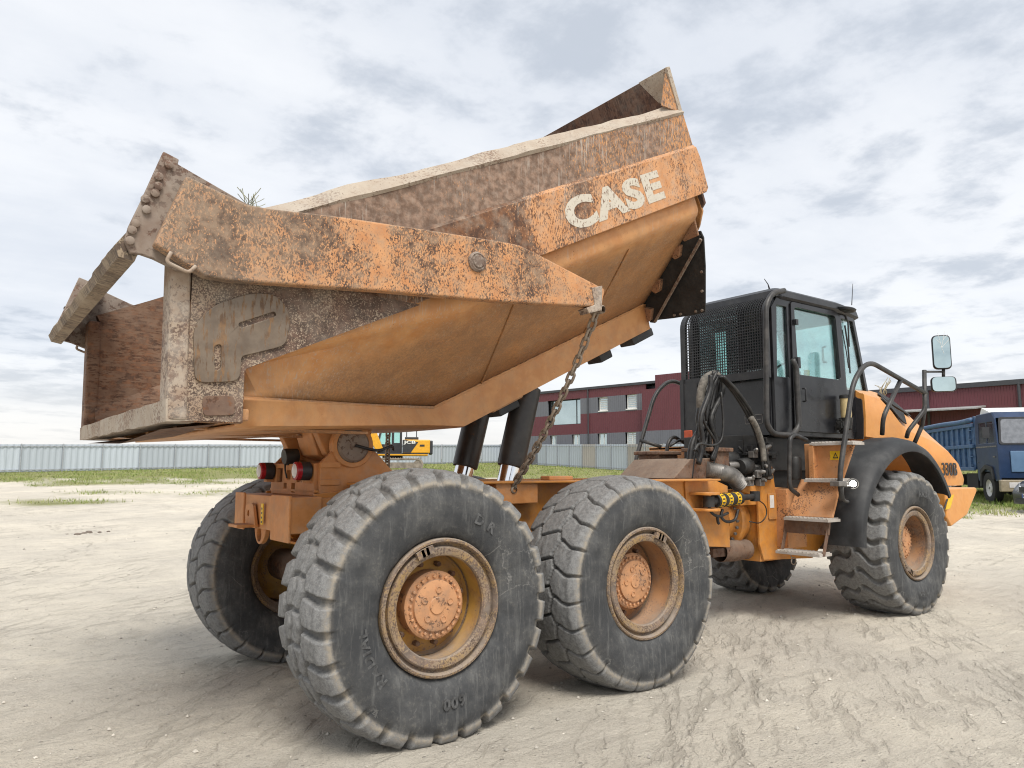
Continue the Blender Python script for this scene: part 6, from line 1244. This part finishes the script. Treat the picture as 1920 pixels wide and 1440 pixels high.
mb = MB(TV); mb.loft([[(-1.27, .10, 1.12), (-1.27, vw-.10, 1.12), (-1.90, vw-.22, 1.74), (-1.90, .22, 1.74)], [(-1.255, .10, 1.13), (-1.255, vw-.10, 1.13), (-1.885, vw-.22, 1.75), (-1.885, .22, 1.75)]]); mb.build('windscreen', M['dwin'], VAN)
mb = MB(TV)
for z in (.57, .62, .67): mb.bb(-.02, .015, .45, vw-.45, z, z+.025)
mb.bb(-.03, .005, .44, vw-.44, .55, .71); mb.build('grille', M['jb'], VAN)
mb = MB(TV); mb.bb(.0, .03, .25, vw-.25, .26, .37); mb.build('lower_grille', M['jb'], VAN)
for s in (0, 1):
    y = .10 if s == 0 else vw-.44; mb = MB(TV); mb.loft([[(-.10, y, .56), (-.02, y+.34 if s == 0 else y, .57), (-.06, y+.34 if s == 0 else y, .72), (-.30, y if s == 0 else y+.34, .82)], [(-.02, y, .56), (.012, y+.34 if s == 0 else y, .57), (.0, y+.34 if s == 0 else y, .72), (-.22, y if s == 0 else y+.34, .84)]]); mb.build('headlight', plain('clear_headlight', (.45, .47, .50), .1, .5), VAN, bevel=.01)
    lw2 = MB(TV); n_ = 24
    for x in (-.85, -3.5): lw2.loft([[(x+r*math.cos(2*math.pi*k/n_), (.02 if s == 0 else vw-.22)+d_, .31+r*math.sin(2*math.pi*k/n_)) for k in range(n_)] for r, d_ in ((.18, .0), (.29, .0), (.315, .04), (.315, .16), (.29, .2), (.18, .2))])
    lw2.build('wheels', M['ltub'], VAN, smooth=40)
c = vw*.30; mb = MB(TV)
mb.lathe([(.062, 0), (.066, .008), (.074, .010), (.078, .0)], (.016, c+.02, .635), (1, 0, 0), 28) if False else None
def ringp(r0, r1, cy, cz, n_=28):
    m_ = MB(TV); m_.plate([(cy+r1*math.cos(2*math.pi*k/n_), cz+r1*math.sin(2*math.pi*k/n_)) for k in range(n_)], ([(cy+r0*math.cos(2*math.pi*k/n_), cz+r0*math.sin(2*math.pi*k/n_)) for k in range(n_)],), to=lambda u, v_, w_: (.018+w_, u, v_), h=.012); return m_
bc, bz = vw/2-.0, .645
badge = ringp(.066, .082, bc, bz)
for pts in ([(-.058, .05), (-.018, -.055)], [(-.018, -.055), (.0, -.01)], [(.0, -.01), (.018, -.055)], [(.018, -.055), (.058, .05)], [(-.03, .065), (0, .0)], [(0, .0), (.03, .065)]):
    badge.tube([(.024, bc+pts[0][0], bz+pts[0][1]), (.024, bc+pts[1][0], bz+pts[1][1])], .008, 5)
badge.build('badge', M['chrome'], VAN)
mb = MB(TV); mb.bb(.03, .045, vw/2-.26, vw/2+.26, .40, .515); np_ = mb.build('number_plate', M['white'], VAN)
tx = MB(TV); fit_text(tx, 'KRB 88', (.0465, vw/2-.20, .418), (0, 1, 0), (0, 0, 1), (1, 0, 0), .42, .08, off=.012, ext=.001); tx.build('plate_text', M['dark'], np_)
mb = MB(TV); mb.bb(.046, .047, vw/2-.258, vw/2-.215, .402, .513); mb.build('plate_band', plain('plate_blue', (.01, .06, .35), .5), np_)
